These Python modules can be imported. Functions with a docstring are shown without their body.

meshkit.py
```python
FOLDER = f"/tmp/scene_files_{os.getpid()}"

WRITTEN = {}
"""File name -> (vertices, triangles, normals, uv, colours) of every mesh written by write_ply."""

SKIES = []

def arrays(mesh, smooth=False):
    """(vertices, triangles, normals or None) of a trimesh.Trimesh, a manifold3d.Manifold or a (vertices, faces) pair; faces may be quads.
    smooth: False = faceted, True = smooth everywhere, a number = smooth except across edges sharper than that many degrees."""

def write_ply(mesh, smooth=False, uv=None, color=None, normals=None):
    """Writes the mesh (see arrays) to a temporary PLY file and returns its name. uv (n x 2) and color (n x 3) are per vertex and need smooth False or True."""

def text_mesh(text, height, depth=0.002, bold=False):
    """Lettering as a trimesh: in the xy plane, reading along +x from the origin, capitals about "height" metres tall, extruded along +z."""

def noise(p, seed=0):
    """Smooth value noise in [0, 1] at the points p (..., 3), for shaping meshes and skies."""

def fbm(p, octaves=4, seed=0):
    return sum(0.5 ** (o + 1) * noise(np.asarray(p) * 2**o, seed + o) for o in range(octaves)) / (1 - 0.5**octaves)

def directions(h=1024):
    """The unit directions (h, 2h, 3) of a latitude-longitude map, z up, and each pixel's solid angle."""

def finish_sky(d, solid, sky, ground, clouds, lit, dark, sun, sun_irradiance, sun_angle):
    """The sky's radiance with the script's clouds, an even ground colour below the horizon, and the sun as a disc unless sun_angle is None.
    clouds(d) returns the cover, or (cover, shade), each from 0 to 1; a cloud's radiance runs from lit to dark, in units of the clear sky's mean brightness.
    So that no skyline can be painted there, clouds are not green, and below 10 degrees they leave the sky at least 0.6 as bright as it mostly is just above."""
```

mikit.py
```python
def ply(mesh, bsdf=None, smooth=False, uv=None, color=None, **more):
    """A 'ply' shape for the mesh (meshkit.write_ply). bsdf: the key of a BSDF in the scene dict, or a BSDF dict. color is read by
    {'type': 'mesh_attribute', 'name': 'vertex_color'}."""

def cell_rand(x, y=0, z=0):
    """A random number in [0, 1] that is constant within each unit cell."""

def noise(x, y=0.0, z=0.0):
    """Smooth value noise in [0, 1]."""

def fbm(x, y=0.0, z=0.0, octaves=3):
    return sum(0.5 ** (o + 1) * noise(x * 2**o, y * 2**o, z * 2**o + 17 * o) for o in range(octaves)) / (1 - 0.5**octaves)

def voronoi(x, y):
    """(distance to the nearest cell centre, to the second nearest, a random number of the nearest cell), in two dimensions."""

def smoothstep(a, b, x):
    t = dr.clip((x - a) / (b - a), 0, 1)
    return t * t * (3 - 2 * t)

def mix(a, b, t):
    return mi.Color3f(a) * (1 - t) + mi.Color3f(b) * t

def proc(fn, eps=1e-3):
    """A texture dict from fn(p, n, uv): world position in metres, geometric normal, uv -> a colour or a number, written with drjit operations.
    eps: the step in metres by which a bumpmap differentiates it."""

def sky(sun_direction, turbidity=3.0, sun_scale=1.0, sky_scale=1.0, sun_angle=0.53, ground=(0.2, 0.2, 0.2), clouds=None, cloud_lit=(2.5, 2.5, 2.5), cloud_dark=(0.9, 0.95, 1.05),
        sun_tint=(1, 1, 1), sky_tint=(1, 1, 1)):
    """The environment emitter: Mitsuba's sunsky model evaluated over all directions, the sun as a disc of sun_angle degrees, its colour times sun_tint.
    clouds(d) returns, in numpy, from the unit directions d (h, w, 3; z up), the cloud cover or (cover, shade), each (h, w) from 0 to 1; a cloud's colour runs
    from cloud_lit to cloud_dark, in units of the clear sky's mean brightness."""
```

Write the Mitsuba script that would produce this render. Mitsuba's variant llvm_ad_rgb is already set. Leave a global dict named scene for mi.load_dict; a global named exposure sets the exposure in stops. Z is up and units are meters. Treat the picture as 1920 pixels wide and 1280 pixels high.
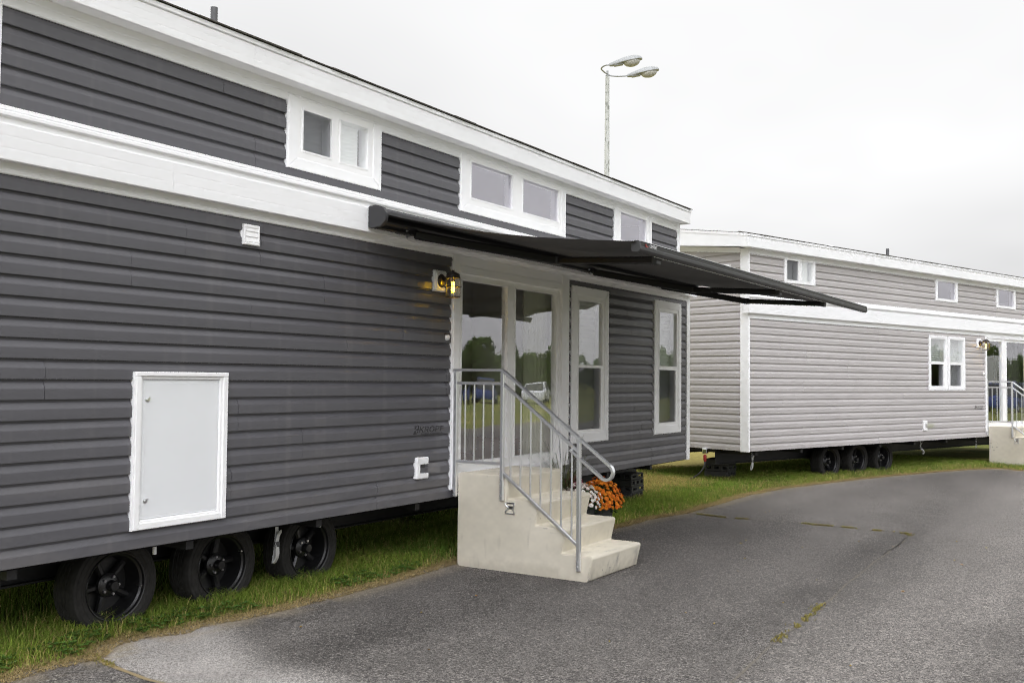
import math
import numpy as np, trimesh, drjit as dr, mitsuba as mi, mikit, meshkit
import manifold3d as m3
import shapely
from shapely.geometry import Polygon, LineString, box as sbox
from mikit import noise, fbm, voronoi, smoothstep, mix, cell_rand, proc

T = mi.ScalarTransform4f
scene, labels = {"type": "scene"}, {}
exposure = 3.44

# ---------------------------------------------------------------- camera and sky
scene["camera"] = {
    "type": "perspective", "fov": 54.86, "fov_axis": "x", "near_clip": 0.05, "far_clip": 2000.0,
    "to_world": T().look_at(origin=[0, -5.129, 1.632], target=[0.84384, -5.129 + 0.53516, 1.632 + 0.03861], up=[-0.03802, -0.01308, 0.99919]),
}


def overcast(d):
    """An even overcast: brighter overhead than near the horizon, with faint banks of cloud."""
    z = np.clip(d[..., 2], 0, 1)
    q = np.stack([d[..., 0] / (z + 0.25), d[..., 1] / (z + 0.25), z * 0], -1)
    bank = meshkit.fbm(q * 0.8 + 7.3, octaves=5, seed=4) - 0.5
    return np.ones_like(z), np.clip(0.92 - 0.88 * z ** 1.6 + 0.45 * bank, 0, 1)


scene["sky"] = mikit.sky((-0.72, -0.42, 0.60), turbidity=3, sun_scale=0.15, sun_angle=44.0, sun_tint=(0.80, 1.0, 1.55), clouds=overcast,
                         cloud_lit=(2.3, 2.3, 2.3), cloud_dark=(0.715, 0.717, 0.722), ground=(0.12, 0.12, 0.10))

# ---------------------------------------------------------------- materials


def rgb(*c):
    return {"type": "rgb", "value": [float(x) for x in c]}


def mat(name, d):
    scene["mat_" + name] = d
    return "mat_" + name


def prin(name, color, rough=0.5, metallic=0.0, spec=0.5, two=True, **kw):
    base = color if isinstance(color, dict) else rgb(*color)
    d = {"type": "principled", "base_color": base, "roughness": rough, "metallic": metallic, "specular": spec, **kw}
    return mat(name, {"type": "twosided", "bsdf": d} if two else d)


def vinyl(c, seed):
    def fn(p, n, uv):
        g = noise(p.x * 3.0 + seed, p.y * 3.0, p.z * 40.0)
        f = fbm(p.x * 0.9 + seed, p.y * 0.9, p.z * 0.9)
        dirt = fbm(p.x * 6 + seed, p.y * 6, p.z * 14)
        low = smoothstep(1.5, 0.6, p.z) * smoothstep(0.35, 0.75, fbm(p.x * 2.2, p.y * 2.2, p.z * 7.0 + seed, 4))
        streak = smoothstep(0.55, 0.8, fbm(p.x * 16, p.y * 16, p.z * 0.8 + seed, 3))
        dust = 0.10 * low + 0.05 * streak
        return (mi.Color3f(*c) * (1 - dust) + mi.Color3f(0.34, 0.31, 0.27) * dust) * (0.90 + 0.08 * g + 0.10 * f + 0.04 * dirt)
    return fn


M_DARK = prin("dark_vinyl", proc(vinyl((0.087, 0.0855, 0.094), 3.0)), 0.42, spec=0.5)
M_BEIGE = prin("beige_vinyl", proc(vinyl((0.430, 0.408, 0.398), 9.0)), 0.45, spec=0.4)


def white_fn(p, n, uv):
    f = fbm(p.x * 1.7, p.y * 1.7, p.z * 5.0)
    g = noise(p.x * 9, p.y * 9, p.z * 30)
    return mi.Color3f(0.86, 0.862, 0.865) * (0.965 + 0.03 * f + 0.012 * g)


M_WHITE = prin("white_trim", proc(white_fn), 0.45, spec=0.4)
M_PVC = prin("white_vinyl_frame", (0.85, 0.85, 0.845), 0.35, spec=0.5)
M_SHEET = prin("white_painted_sheet", (0.74, 0.755, 0.765), 0.28, spec=0.5)
M_GAP = prin("black_gap", (0.012, 0.012, 0.013), 0.9, spec=0.1)
M_ROOM = prin("room_paint", (0.62, 0.61, 0.56), 0.8, spec=0.2)
M_FLOOR = prin("room_floor", (0.16, 0.11, 0.075), 0.5)
M_BLIND = prin("blind_slats", (0.84, 0.84, 0.83), 0.6)
M_STEEL = prin("black_steel", (0.02, 0.02, 0.021), 0.55, spec=0.4)
M_BLACKPLASTIC = prin("black_plastic", (0.042, 0.042, 0.043), 0.5, spec=0.4)
M_AWNMETAL = prin("awning_metal", (0.032, 0.032, 0.034), 0.42, spec=0.5)
M_AWNBLACK = prin("awning_black", (0.012, 0.012, 0.013), 0.35, spec=0.5)
M_RIM = prin("black_rim", (0.010, 0.010, 0.011), 0.30, spec=0.5, clearcoat=0.5)


def rubber_fn(p, n, uv):
    f = fbm(p.x * 25, p.y * 25, p.z * 25)
    return mi.Color3f(0.023, 0.022, 0.021) * (0.7 + 0.7 * f)


M_RUBBER = prin("tyre_rubber", proc(rubber_fn), 0.75, spec=0.3)
M_ALU = prin("aluminium", (0.80, 0.81, 0.82), 0.30, metallic=0.85)
M_CHROME = prin("chrome", (0.75, 0.76, 0.78), 0.12, metallic=1.0)
M_GALV = prin("galvanised_strap", (0.55, 0.56, 0.56), 0.45, metallic=0.6)
M_BRONZE = prin("dark_bronze", (0.035, 0.026, 0.022), 0.42, spec=0.5)
M_RED = prin("red_plastic", (0.30, 0.025, 0.025), 0.4)
M_LOGO = prin("logo_print", (0.022, 0.022, 0.024), 0.5)
M_LOGOW = prin("logo_white", (0.5, 0.5, 0.5), 0.5)
M_LOGOR = prin("logo_red", (0.35, 0.04, 0.03), 0.5)


def shingle_fn(p, n, uv):
    f = noise(p.x * 60, p.y * 60, p.z * 60)
    return mi.Color3f(0.12, 0.112, 0.10) * (0.6 + 0.9 * f)


M_SHINGLE = prin("roof_shingle", proc(shingle_fn), 0.9, spec=0.1)


def fabric_fn(p, n, uv):
    w = noise(p.x * 120, p.y * 25, p.z * 25)
    f = fbm(p.x * 2, p.y * 2, p.z * 2)
    return mi.Color3f(0.088, 0.088, 0.09) * (0.75 + 0.25 * w + 0.25 * f)


M_FABRIC = prin("awning_fabric", proc(fabric_fn), 0.7, spec=0.25)


def concrete_fn(p, n, uv):
    f = fbm(p.x * 2.3, p.y * 2.3, p.z * 2.3, 4)
    g = fbm(p.x * 17, p.y * 17, p.z * 17)
    c = mix((0.57, 0.53, 0.43), (0.65, 0.605, 0.50), smoothstep(0.25, 0.75, f))
    c = c * (0.92 + 0.15 * g)
    # grey scuffs where feet kick the lowest riser, a faint water line and a few dark pits
    low = smoothstep(0.24, 0.12, p.z) * smoothstep(-0.2, -0.7, n.y)
    scuff = smoothstep(0.5, 0.75, fbm(p.x * 9, p.y * 9, p.z * 3.5, 4)) * low
    c = mix(c, (0.27, 0.26, 0.23), 0.85 * scuff)
    base = smoothstep(0.14, 0.0, p.z + 0.10 * (g - 0.5)) * smoothstep(0.35, 0.6, f)
    c = mix(c, (0.36, 0.33, 0.25), 0.45 * base)
    tread = smoothstep(0.7, 0.95, n.z) * smoothstep(0.48, 0.7, fbm(p.x * 6, p.y * 8, p.z * 2 + 9, 4))
    c = mix(c, (0.42, 0.40, 0.34), 0.40 * tread)
    run = smoothstep(0.62, 0.80, fbm(p.x * 11, p.y * 14, p.z * 2.0 + 4, 4)) * smoothstep(0.5, 0.3, p.z)
    c = mix(c, (0.33, 0.31, 0.25), 0.65 * run)
    pit = smoothstep(0.80, 0.88, noise(p.x * 30, p.y * 30, p.z * 30)) * smoothstep(0.55, 0.7, f)
    return mix(c, (0.25, 0.23, 0.19), 0.6 * pit)


def concrete_bump(p, n, uv):
    return fbm(p.x * 40, p.y * 40, p.z * 40)


scene["mat_concrete"] = {"type": "twosided", "bsdf": {"type": "bumpmap", "scale": 0.0012, "tex": proc(concrete_bump, 2e-3),
                         "bsdf": {"type": "principled", "base_color": proc(concrete_fn), "roughness": 0.8, "specular": 0.25}}}
M_CONC = "mat_concrete"
M_GLASS = mat("window_glass", {"type": "thindielectric", "int_ior": 2.4, "specular_transmittance": rgb(0.93, 0.96, 0.94), "specular_reflectance": rgb(0.97, 0.96, 1.0)})
M_LOFTGLASS = mat("loft_glass", {"type": "thindielectric", "int_ior": 3.2, "specular_transmittance": rgb(0.7, 0.7, 0.72), "specular_reflectance": rgb(0.95, 0.93, 1.0)})
M_SCREEN = mat("insect_screen", {"type": "thindielectric", "int_ior": 1.05, "specular_transmittance": rgb(0.52, 0.52, 0.53)})
M_CLEAR = mat("lantern_glass", {"type": "thindielectric", "int_ior": 1.5, "specular_transmittance": rgb(0.95, 0.93, 0.9)})
M_BOWL = prin("lamp_bowl", (0.45, 0.44, 0.40), 0.15, spec=0.6)
M_CURTAIN = prin("curtain_cloth", (0.68, 0.68, 0.56), 0.9, spec=0.1)
M_DRAPE = prin("dark_drape_cloth", (0.10, 0.095, 0.085), 0.9, spec=0.1)


def pole_fn(p, n, uv):
    f = fbm(p.x * 22, p.y * 22, p.z * 9.0, 4)
    return mix((0.56, 0.57, 0.55), (0.30, 0.31, 0.29), smoothstep(0.55, 0.64, f))


M_POLE = prin("peeling_pole_paint", proc(pole_fn), 0.7, spec=0.3)
M_LAMPHEAD = prin("lamp_head_grey", (0.36, 0.37, 0.37), 0.45, metallic=0.2)


def asphalt_fn(p, n, uv):
    x, y = p.x, p.y
    d1, d2, w = voronoi(x * 120, y * 120)
    e1, e2, w2 = voronoi(x * 60 + 5, y * 60 + 3)
    big = fbm(x * 0.35 + 3, y * 0.9 + 1, 0, 4)
    lane = noise(x * 0.13 + 7, y * 1.4 + 0.4)
    mid = fbm(x * 2.3, y * 3.1, 2.0, 4)
    blot = fbm(x * 9.0, y * 11.0, 5.0, 3)
    base = 0.097 + 0.026 * smoothstep(0.3, 0.7, big) - 0.022 * smoothstep(0.4, 0.75, lane) + 0.045 * (mid - 0.5) + 0.03 * (blot - 0.5)
    base = base + 0.012 * smoothstep(10.5, 13.0, x) + 0.034 * smoothstep(-2.95, -3.35, y + 0.25 * (mid - 0.5))
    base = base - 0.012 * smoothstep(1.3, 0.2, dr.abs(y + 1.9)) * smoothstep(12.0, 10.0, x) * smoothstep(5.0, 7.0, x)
    c = mi.Color3f(base * 1.10, base * 1.015, base * 0.94)
    stone = smoothstep(0.90, 0.99, w) * smoothstep(0.5, 0.3, d1)
    stone2 = smoothstep(0.93, 0.99, w2) * smoothstep(0.45, 0.25, e1)
    c = c * (0.34 + 1.30 * w * w + 0.60 * w2 * w2) * (1.0 - 0.35 * smoothstep(0.40, 0.62, d1))
    c = mix(c, (0.33, 0.31, 0.285), 0.5 * stone)
    c = mix(c, (0.40, 0.38, 0.35), 0.5 * stone2)
    # a worn, paler strip of older paving across the lot, bounded by a joint on its left
    wob = 0.10 * (fbm(x * 1.5, y * 1.5, 9.0) - 0.5)
    left = 3.52 + 0.14 * smoothstep(-0.9, 0.1, y) * 0.5 + 0.03 * (noise(y * 9.0, 2.0) - 0.5)
    right = 4.05 + 0.50 * smoothstep(-0.9, 0.1, y) + wob
    strip = smoothstep(left - 0.01, left + 0.02, x) * smoothstep(right + 0.22, right - 0.22, x)
    pale = mi.Color3f(0.42, 0.395, 0.37) * (0.42 + 0.75 * w + 0.2 * w2) * (1.0 - 0.40 * smoothstep(0.40, 0.62, d1))
    pale = mix(pale, (0.50, 0.475, 0.45), 0.6 * stone)
    c = mix(c, pale, 0.88 * strip * (0.8 + 0.4 * (mid - 0.5)))
    # faint old scuffs and sealed seams
    seam = smoothstep(0.035, 0.0, dr.abs(x - 13.26 + 0.05 * (noise(y * 2, 1) - 0.5))) * smoothstep(-3.6, -3.2, y) * smoothstep(-1.5, -1.8, y)
    seam = dr.maximum(seam, smoothstep(0.04, 0.0, dr.abs(x - 15.4 + 0.06 * (noise(y * 2, 5) - 0.5))) * smoothstep(-5.6, -5.2, y) * smoothstep(-1.5, -1.8, y))
    c = mix(c, (0.20, 0.19, 0.175), 0.5 * seam)
    # tan dust drifted along the lawn's edge
    dust = smoothstep(0.0, 1.0, uv.x) * smoothstep(0.35, 0.7, fbm(x * 5, y * 5, 1.0) + 0.2)
    return mix(c, (0.26, 0.215, 0.14), 0.6 * dust)


def asphalt_bump(p, n, uv):
    d1, d2, w = voronoi(p.x * 120, p.y * 120)
    return (0.6 - d1) * (0.4 + 0.6 * w)


scene["mat_asphalt"] = {"type": "twosided", "bsdf": {"type": "bumpmap", "scale": 0.0035, "tex": proc(asphalt_bump, 1.5e-3),
                        "bsdf": {"type": "principled", "base_color": proc(asphalt_fn), "roughness": 0.85, "specular": 0.25}}}


def lawn_fn(p, n, uv):
    x, y = p.x, p.y
    f = fbm(x * 1.3, y * 1.3, 0, 4)
    g = fbm(x * 14, y * 14, 3, 3)
    c = mix((0.09, 0.105, 0.03), (0.15, 0.16, 0.05), f)
    dry = smoothstep(11.4, 12.2, x) * smoothstep(0.3, 0.9, y + 0.5 * (f - 0.5))
    dry = dr.maximum(dry, smoothstep(0.62, 0.72, f))
    c = mix(c, (0.30, 0.25, 0.09), 0.85 * dry)
    far = smoothstep(4.5, 7.0, y)
    c = mix(c, (0.26, 0.25, 0.12), 0.8 * far)
    edge = smoothstep(0.30, 0.16, y + 0.14 * (g - 0.5)) * smoothstep(13, 12, x) * smoothstep(-8, -7, y)
    c = mix(c, (0.24, 0.18, 0.085), 0.7 * edge)
    return c * (0.7 + 0.6 * g)


M_LAWN = prin("lawn_soil", proc(lawn_fn), 0.95, spec=0.05)
M_DIRT = prin("crack_dirt", (0.14, 0.125, 0.10), 0.95, spec=0.05)
M_TARCRACK = prin("crack_gap", (0.028, 0.027, 0.026), 0.95, spec=0.05)
M_TANLINE = prin("dry_thatch_joint", (0.24, 0.19, 0.11), 0.95, spec=0.05)
scene["mat_grass"] = {"type": "principledthin", "base_color": {"type": "mesh_attribute", "name": "vertex_color"}, "roughness": 0.6, "diff_trans": 0.7, "spec_trans": 0.0}
scene["mat_petal"] = {"type": "twosided", "bsdf": {"type": "principled", "base_color": {"type": "mesh_attribute", "name": "vertex_color"}, "roughness": 0.7, "specular": 0.2}}
M_LEAF = "mat_leafy"
scene[M_LEAF] = {"type": "principledthin", "base_color": {"type": "mesh_attribute", "name": "vertex_color"}, "roughness": 0.55, "diff_trans": 0.5, "spec_trans": 0.0}
M_POT = prin("black_pot", (0.03, 0.032, 0.03), 0.5)
M_BARK = prin("bark", (0.09, 0.07, 0.05), 0.9, spec=0.1)
scene["mat_bulb"] = {"type": "diffuse", "reflectance": rgb(0.8, 0.7, 0.5)}

# ---------------------------------------------------------------- helpers
I4 = np.eye(4)


def xf(M, v):
    return np.asarray(v, float) @ M[:3, :3].T + M[:3, 3]


def move(x, y, z=0.0, deg=0.0):
    a = math.radians(deg)
    return np.array([[math.cos(a), -math.sin(a), 0, x], [math.sin(a), math.cos(a), 0, y], [0, 0, 1, z], [0, 0, 0, 1.0]])


def tm(mesh):
    if isinstance(mesh, trimesh.Trimesh):
        return mesh
    if isinstance(mesh, m3.Manifold):
        m = mesh.to_mesh()
        return trimesh.Trimesh(m.vert_properties[:, :3], m.tri_verts, process=False)
    v, f = mesh
    return trimesh.Trimesh(v, f, process=False)


def cat(*meshes):
    return trimesh.util.concatenate([tm(m) for m in meshes])


def fresh(key):
    if key not in scene and key not in labels:
        return key
    n = 1
    while f"{key}_{n:03d}" in scene or f"{key}_{n:03d}" in labels:
        n += 1
    return f"{key}_{n:03d}"


def thing(key, label, category, group=None):
    key = fresh(key)
    labels[key] = {"label": label, "category": category}
    if group:
        labels[key]["group"] = group
    return key


def put(key, mesh, m, M=I4, smooth=False, exact=False, **kw):
    mesh = tm(mesh)
    if key.startswith("park_home__"):
        M = H1 @ M          # the near home's own frame
    if M is not I4:
        mesh = trimesh.Trimesh(xf(M, mesh.vertices), mesh.faces, process=False)
    if not exact:
        key = fresh(key)
    scene[key] = mikit.ply(mesh, m, smooth=smooth, **kw)
    return key


def structure(key, mesh, m, label=None, **kw):
    k = put(key, mesh, m, **kw)
    labels[k] = {"kind": "structure"}
    if label:
        labels[k]["label"] = label
    return k


def box(x0, x1, y0, y1, z0, z1):
    return m3.Manifold.cube([x1 - x0, y1 - y0, z1 - z0]).translate([x0, y0, z0])


def bev(x0, x1, y0, y1, z0, z1, r=0.004):
    """A box with chamfered edges."""
    pts = []
    for sx in (0, 1):
        for sy in (0, 1):
            for sz in (0, 1):
                X, Y, Z = (x0, x1)[sx], (y0, y1)[sy], (z0, z1)[sz]
                dx, dy, dz = (1, -1)[sx] * r, (1, -1)[sy] * r, (1, -1)[sz] * r
                pts += [[X, Y + dy, Z + dz], [X + dx, Y, Z + dz], [X + dx, Y + dy, Z]]
    return m3.Manifold.hull_points(np.array(pts))


def extrude_x(poly, x0, x1):
    """A polygon in (y, z) carried along x from x0 to x1."""
    if isinstance(poly, Polygon):
        rings = [np.array(poly.exterior.coords)[:-1]] + [np.array(r.coords)[:-1] for r in poly.interiors]
        cs = m3.CrossSection([r for r in rings], m3.FillRule.EvenOdd)
    else:
        cs = m3.CrossSection([np.array(poly, float)], m3.FillRule.EvenOdd)
    return m3.Manifold.extrude(cs, x1 - x0).transform(np.array([[0, 0, 1, x0], [1, 0, 0, 0], [0, 1, 0, 0]], float))


def extrude_y(poly, y0, y1):
    """A polygon in (x, z) carried along y from y0 to y1."""
    rings = [np.array(poly.exterior.coords)[:-1]] + [np.array(r.coords)[:-1] for r in poly.interiors]
    cs = m3.CrossSection(rings, m3.FillRule.EvenOdd)
    return m3.Manifold.extrude(cs, y1 - y0).transform(np.array([[1, 0, 0, 0], [0, 0, -1, y1], [0, 1, 0, 0]], float))


def lathe(profile, sections=32):
    """Revolves (r, z) points about z."""
    return trimesh.creation.revolve(np.array(profile, float), sections=sections)


def aim(a, b):
    """A matrix that carries z onto the line from a to b."""
    a, b = np.array(a, float), np.array(b, float)
    z = (b - a) / np.linalg.norm(b - a)
    x = np.cross([0, 0, 1.0] if abs(z[2]) < 0.9 else [0, 1.0, 0], z)
    x /= np.linalg.norm(x)
    M = np.eye(4)
    M[:3, :3] = np.stack([x, np.cross(z, x), z], 1)
    M[:3, 3] = a
    return M


def at(M, mesh):
    mesh = tm(mesh)
    return trimesh.Trimesh(xf(M, mesh.vertices), mesh.faces, process=False)


def rod(a, b, r, r2=None, n=12):
    L = float(np.linalg.norm(np.subtract(b, a)))
    return at(aim(a, b), lathe([(0, 0), (r, 0), (r2 or r, L), (0, L)], n))


def bar(a, b, w, h, up=(1, 0, 0), c=0.15):
    """A bar from a to b, w across `up`, h along the other side direction, edges chamfered."""
    a, b = np.array(a, float), np.array(b, float)
    z = (b - a) / np.linalg.norm(b - a)
    x = np.array(up, float) - z * np.dot(up, z)
    x /= np.linalg.norm(x)
    y = np.cross(z, x)
    M = np.eye(4)
    M[:3, :3] = np.stack([x, y, z], 1)
    M[:3, 3] = a
    return at(M, bev(-w / 2, w / 2, -h / 2, h / 2, 0, np.linalg.norm(b - a), min(w, h) * c))


def sweep(path, section, side):
    """A closed section (u, v) along a path: u along `side`, v along the normal in the path's plane."""
    P = np.array(path, float)
    t = np.gradient(P, axis=0)
    t /= np.linalg.norm(t, axis=1, keepdims=True)
    s = np.array(side, float)[None] - t * (t @ np.array(side, float))[:, None]
    s /= np.linalg.norm(s, axis=1, keepdims=True)
    n = np.cross(t, s)
    S = np.array(section, float)
    k = len(S)
    v = (P[:, None] + S[None, :, :1] * s[:, None] + S[None, :, 1:] * n[:, None]).reshape(-1, 3)
    f = []
    for i in range(len(P) - 1):
        for j in range(k):
            a, b = i * k + j, i * k + (j + 1) % k
            f += [[a, b, b + k], [a, b + k, a + k]]
    for j in range(1, k - 1):
        f += [[0, j + 1, j], [(len(P) - 1) * k, (len(P) - 1) * k + j, (len(P) - 1) * k + j + 1]]
    return trimesh.Trimesh(v, f, process=False)


def circle(r, n=10):
    a = np.arange(n) * 2 * math.pi / n
    return np.stack([r * np.cos(a), r * np.sin(a)], 1)


def smooth_path(pts, n=24):
    from scipy.interpolate import CubicSpline
    P = np.array(pts, float)
    s = np.r_[0, np.cumsum(np.linalg.norm(np.diff(P, axis=0), axis=1))]
    return CubicSpline(s, P)(np.linspace(0, s[-1], n))


# ---------------------------------------------------------------- the lie of the land
def ground_z(x):
    t = np.clip((np.asarray(x, float) - 11.0) / 7.0, 0, 1)
    return -0.032 * t * t * (3 - 2 * t)


H1 = move(0, 0.03)
H2_ANGLE = -18.1957
H2 = move(14.762, -0.078, 0.0, H2_ANGLE)     # the second home's frame: x along its front, y into it
edge_near = [(-60, 0.05), (2.2, 0.02), (3.06, 0.04), (3.24, 0.08), (3.38, 0.06), (3.59, 0.03), (3.77, 0.20), (4.02, 0.21), (4.26, 0.10), (4.41, 0.15),
             (4.86, 0.05), (5.5, 0.03), (6.09, 0.01), (7.31, 0.07), (8.6, 0.0), (9.5, -0.12), (10.11, -0.17), (10.78, -0.16), (11.51, -0.33), (12.57, -0.30), (13.92, -0.26),
             (15.34, -0.38), (16.58, -0.68), (17.71, -0.98), (19.19, -1.50), (20.1, -1.86), (21.0, -2.25), (21.6, -2.62), (21.75, -2.9), (21.5, -3.2), (21.9, -3.5), (24, -3.9), (30, -5.6), (60, -15.2)]
_e = np.array(edge_near)
_r = np.random.default_rng(5)
xs = np.concatenate([np.linspace(a[0], b[0], max(2, int(np.hypot(*(b - a)) / 0.06)) if 2 <= a[0] <= 22 else 3)[:-1] for a, b in zip(_e[:-1], _e[1:])])
ts = np.concatenate([np.linspace(0, 1, max(2, int(np.hypot(*(b - a)) / 0.06)) if 2 <= a[0] <= 22 else 3)[:-1] + i for i, (a, b) in enumerate(zip(_e[:-1], _e[1:]))])
ix = np.minimum(ts.astype(int), len(_e) - 2)
edge_line = _e[ix] + (_e[ix + 1] - _e[ix]) * (ts - ix)[:, None]
edge_line[:, 1] += 0.05 * (meshkit.fbm(np.stack([edge_line[:, 0] * 3, edge_line[:, 1] * 3, ts * 0], 1), 4, 3) - 0.5)
lot = Polygon(list(map(tuple, edge_line)) + [(70, -19), (-60, -15.5)]).buffer(0)
EDGE = LineString(edge_line)


def lawn_rise(P):
    """The turf stands a few centimetres proud of the paving it meets."""
    d = shapely.distance(EDGE, shapely.points(P))
    d = np.where(shapely.contains_xy(lot, P[:, 0], P[:, 1]), 0.0, d)
    t = np.clip(d / 0.16, 0, 1)
    n = meshkit.fbm(np.c_[P * 2.5, P[:, 0] * 0], 3, 6) - 0.5
    return t * t * (3 - 2 * t) * (0.052 + 0.03 * n) * np.clip((30 - np.abs(P[:, 0])) / 5, 0, 1)


def turf_z(P):
    return ground_z(P[:, 0]) + lawn_rise(P)


def sheet(poly, maxlen, z):
    v, f = trimesh.creation.triangulate_polygon(poly, engine="earcut")
    m = trimesh.Trimesh(np.c_[v, np.zeros(len(v))], f, process=False)
    v, f = trimesh.remesh.subdivide_to_size(m.vertices, m.faces, maxlen, max_iter=12)
    m = trimesh.Trimesh(v, f)
    m.vertices[:, 2] = z + ground_z(m.vertices[:, 0])
    if m.face_normals[:, 2].mean() < 0:
        m.invert()
    return m


lawn_v = []
lawn_x = np.r_[-400, -100, -20, np.arange(-4, 1.1, 1.0), np.arange(1.5, 12.6, 0.12), np.arange(12.8, 24, 0.25), 26, 28, 30, 60, 150, 600]
lawn_y = np.r_[-500, -100, -40, -18, np.arange(-8, -3.9, 1.0), np.arange(-3.5, -0.6, 0.12), np.arange(-0.5, 0.6, 0.06), np.arange(0.8, 12.1, 0.5), 40, 120, 500]
gx, gy = np.meshgrid(lawn_x, lawn_y, indexing="ij")
v = np.stack([gx, gy, gx * 0], -1).reshape(-1, 3)
v[:, 2] = -0.03 + turf_z(v[:, :2])
nx, ny_ = gx.shape
q = [(i * ny_ + j, (i + 1) * ny_ + j, (i + 1) * ny_ + j + 1, i * ny_ + j + 1) for i in range(nx - 1) for j in range(ny_ - 1)]
structure("lawn", meshkit.arrays((v, np.array(q)))[:2], M_LAWN)
lot_near = lot.intersection(sbox(-6, -14.5, 40, 3))
lot_mesh = sheet(lot_near, 0.9, 0.0)
de = np.array([EDGE.distance(shapely.Point(p[:2])) for p in lot_mesh.vertices])
structure("asphalt_pavement", lot_mesh, "mat_asphalt", uv=np.stack([np.clip(1 - de / 0.35, 0, 1), de * 0], 1))
# thin dust and moss-filled cracks that run along and across the lot


def ribbon(pts, w, seed, z=0.004, amp=0.5, step=0.03):
    L = LineString(pts)
    n = max(8, int(L.length / step))
    P = np.array([L.interpolate(t, normalized=True).coords[0] for t in np.linspace(0, 1, n)])
    s = np.linspace(0, L.length, n)
    P[:, 1] += 0.035 * (meshkit.fbm(np.stack([s * 2.2, s * 0 + seed, s * 0], 1), 4, seed) - 0.5)
    P[:, 0] += 0.035 * (meshkit.fbm(np.stack([s * 2.2, s * 0 + seed + 9, s * 0], 1), 4, seed) - 0.5)
    t = np.gradient(P, axis=0)
    t /= np.linalg.norm(t, axis=1, keepdims=True)
    nrm = np.stack([-t[:, 1], t[:, 0]], 1)
    ww = w * np.clip(0.25 + 1.5 * amp * 2 * (meshkit.fbm(np.stack([s * 7, s * 0 + seed, s * 0 + 3], 1), 3, seed)), 0.1, 3)
    A, B = P + nrm * ww[:, None] / 2, P - nrm * ww[:, None] / 2
    v = np.vstack([np.c_[A, z + ground_z(A[:, 0])], np.c_[B, z + ground_z(B[:, 0])]])
    f = [[i, i + n, i + n + 1] for i in range(n - 1)] + [[i, i + n + 1, i + 1] for i in range(n - 1)]
    return trimesh.Trimesh(v, f, process=False), P


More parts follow.
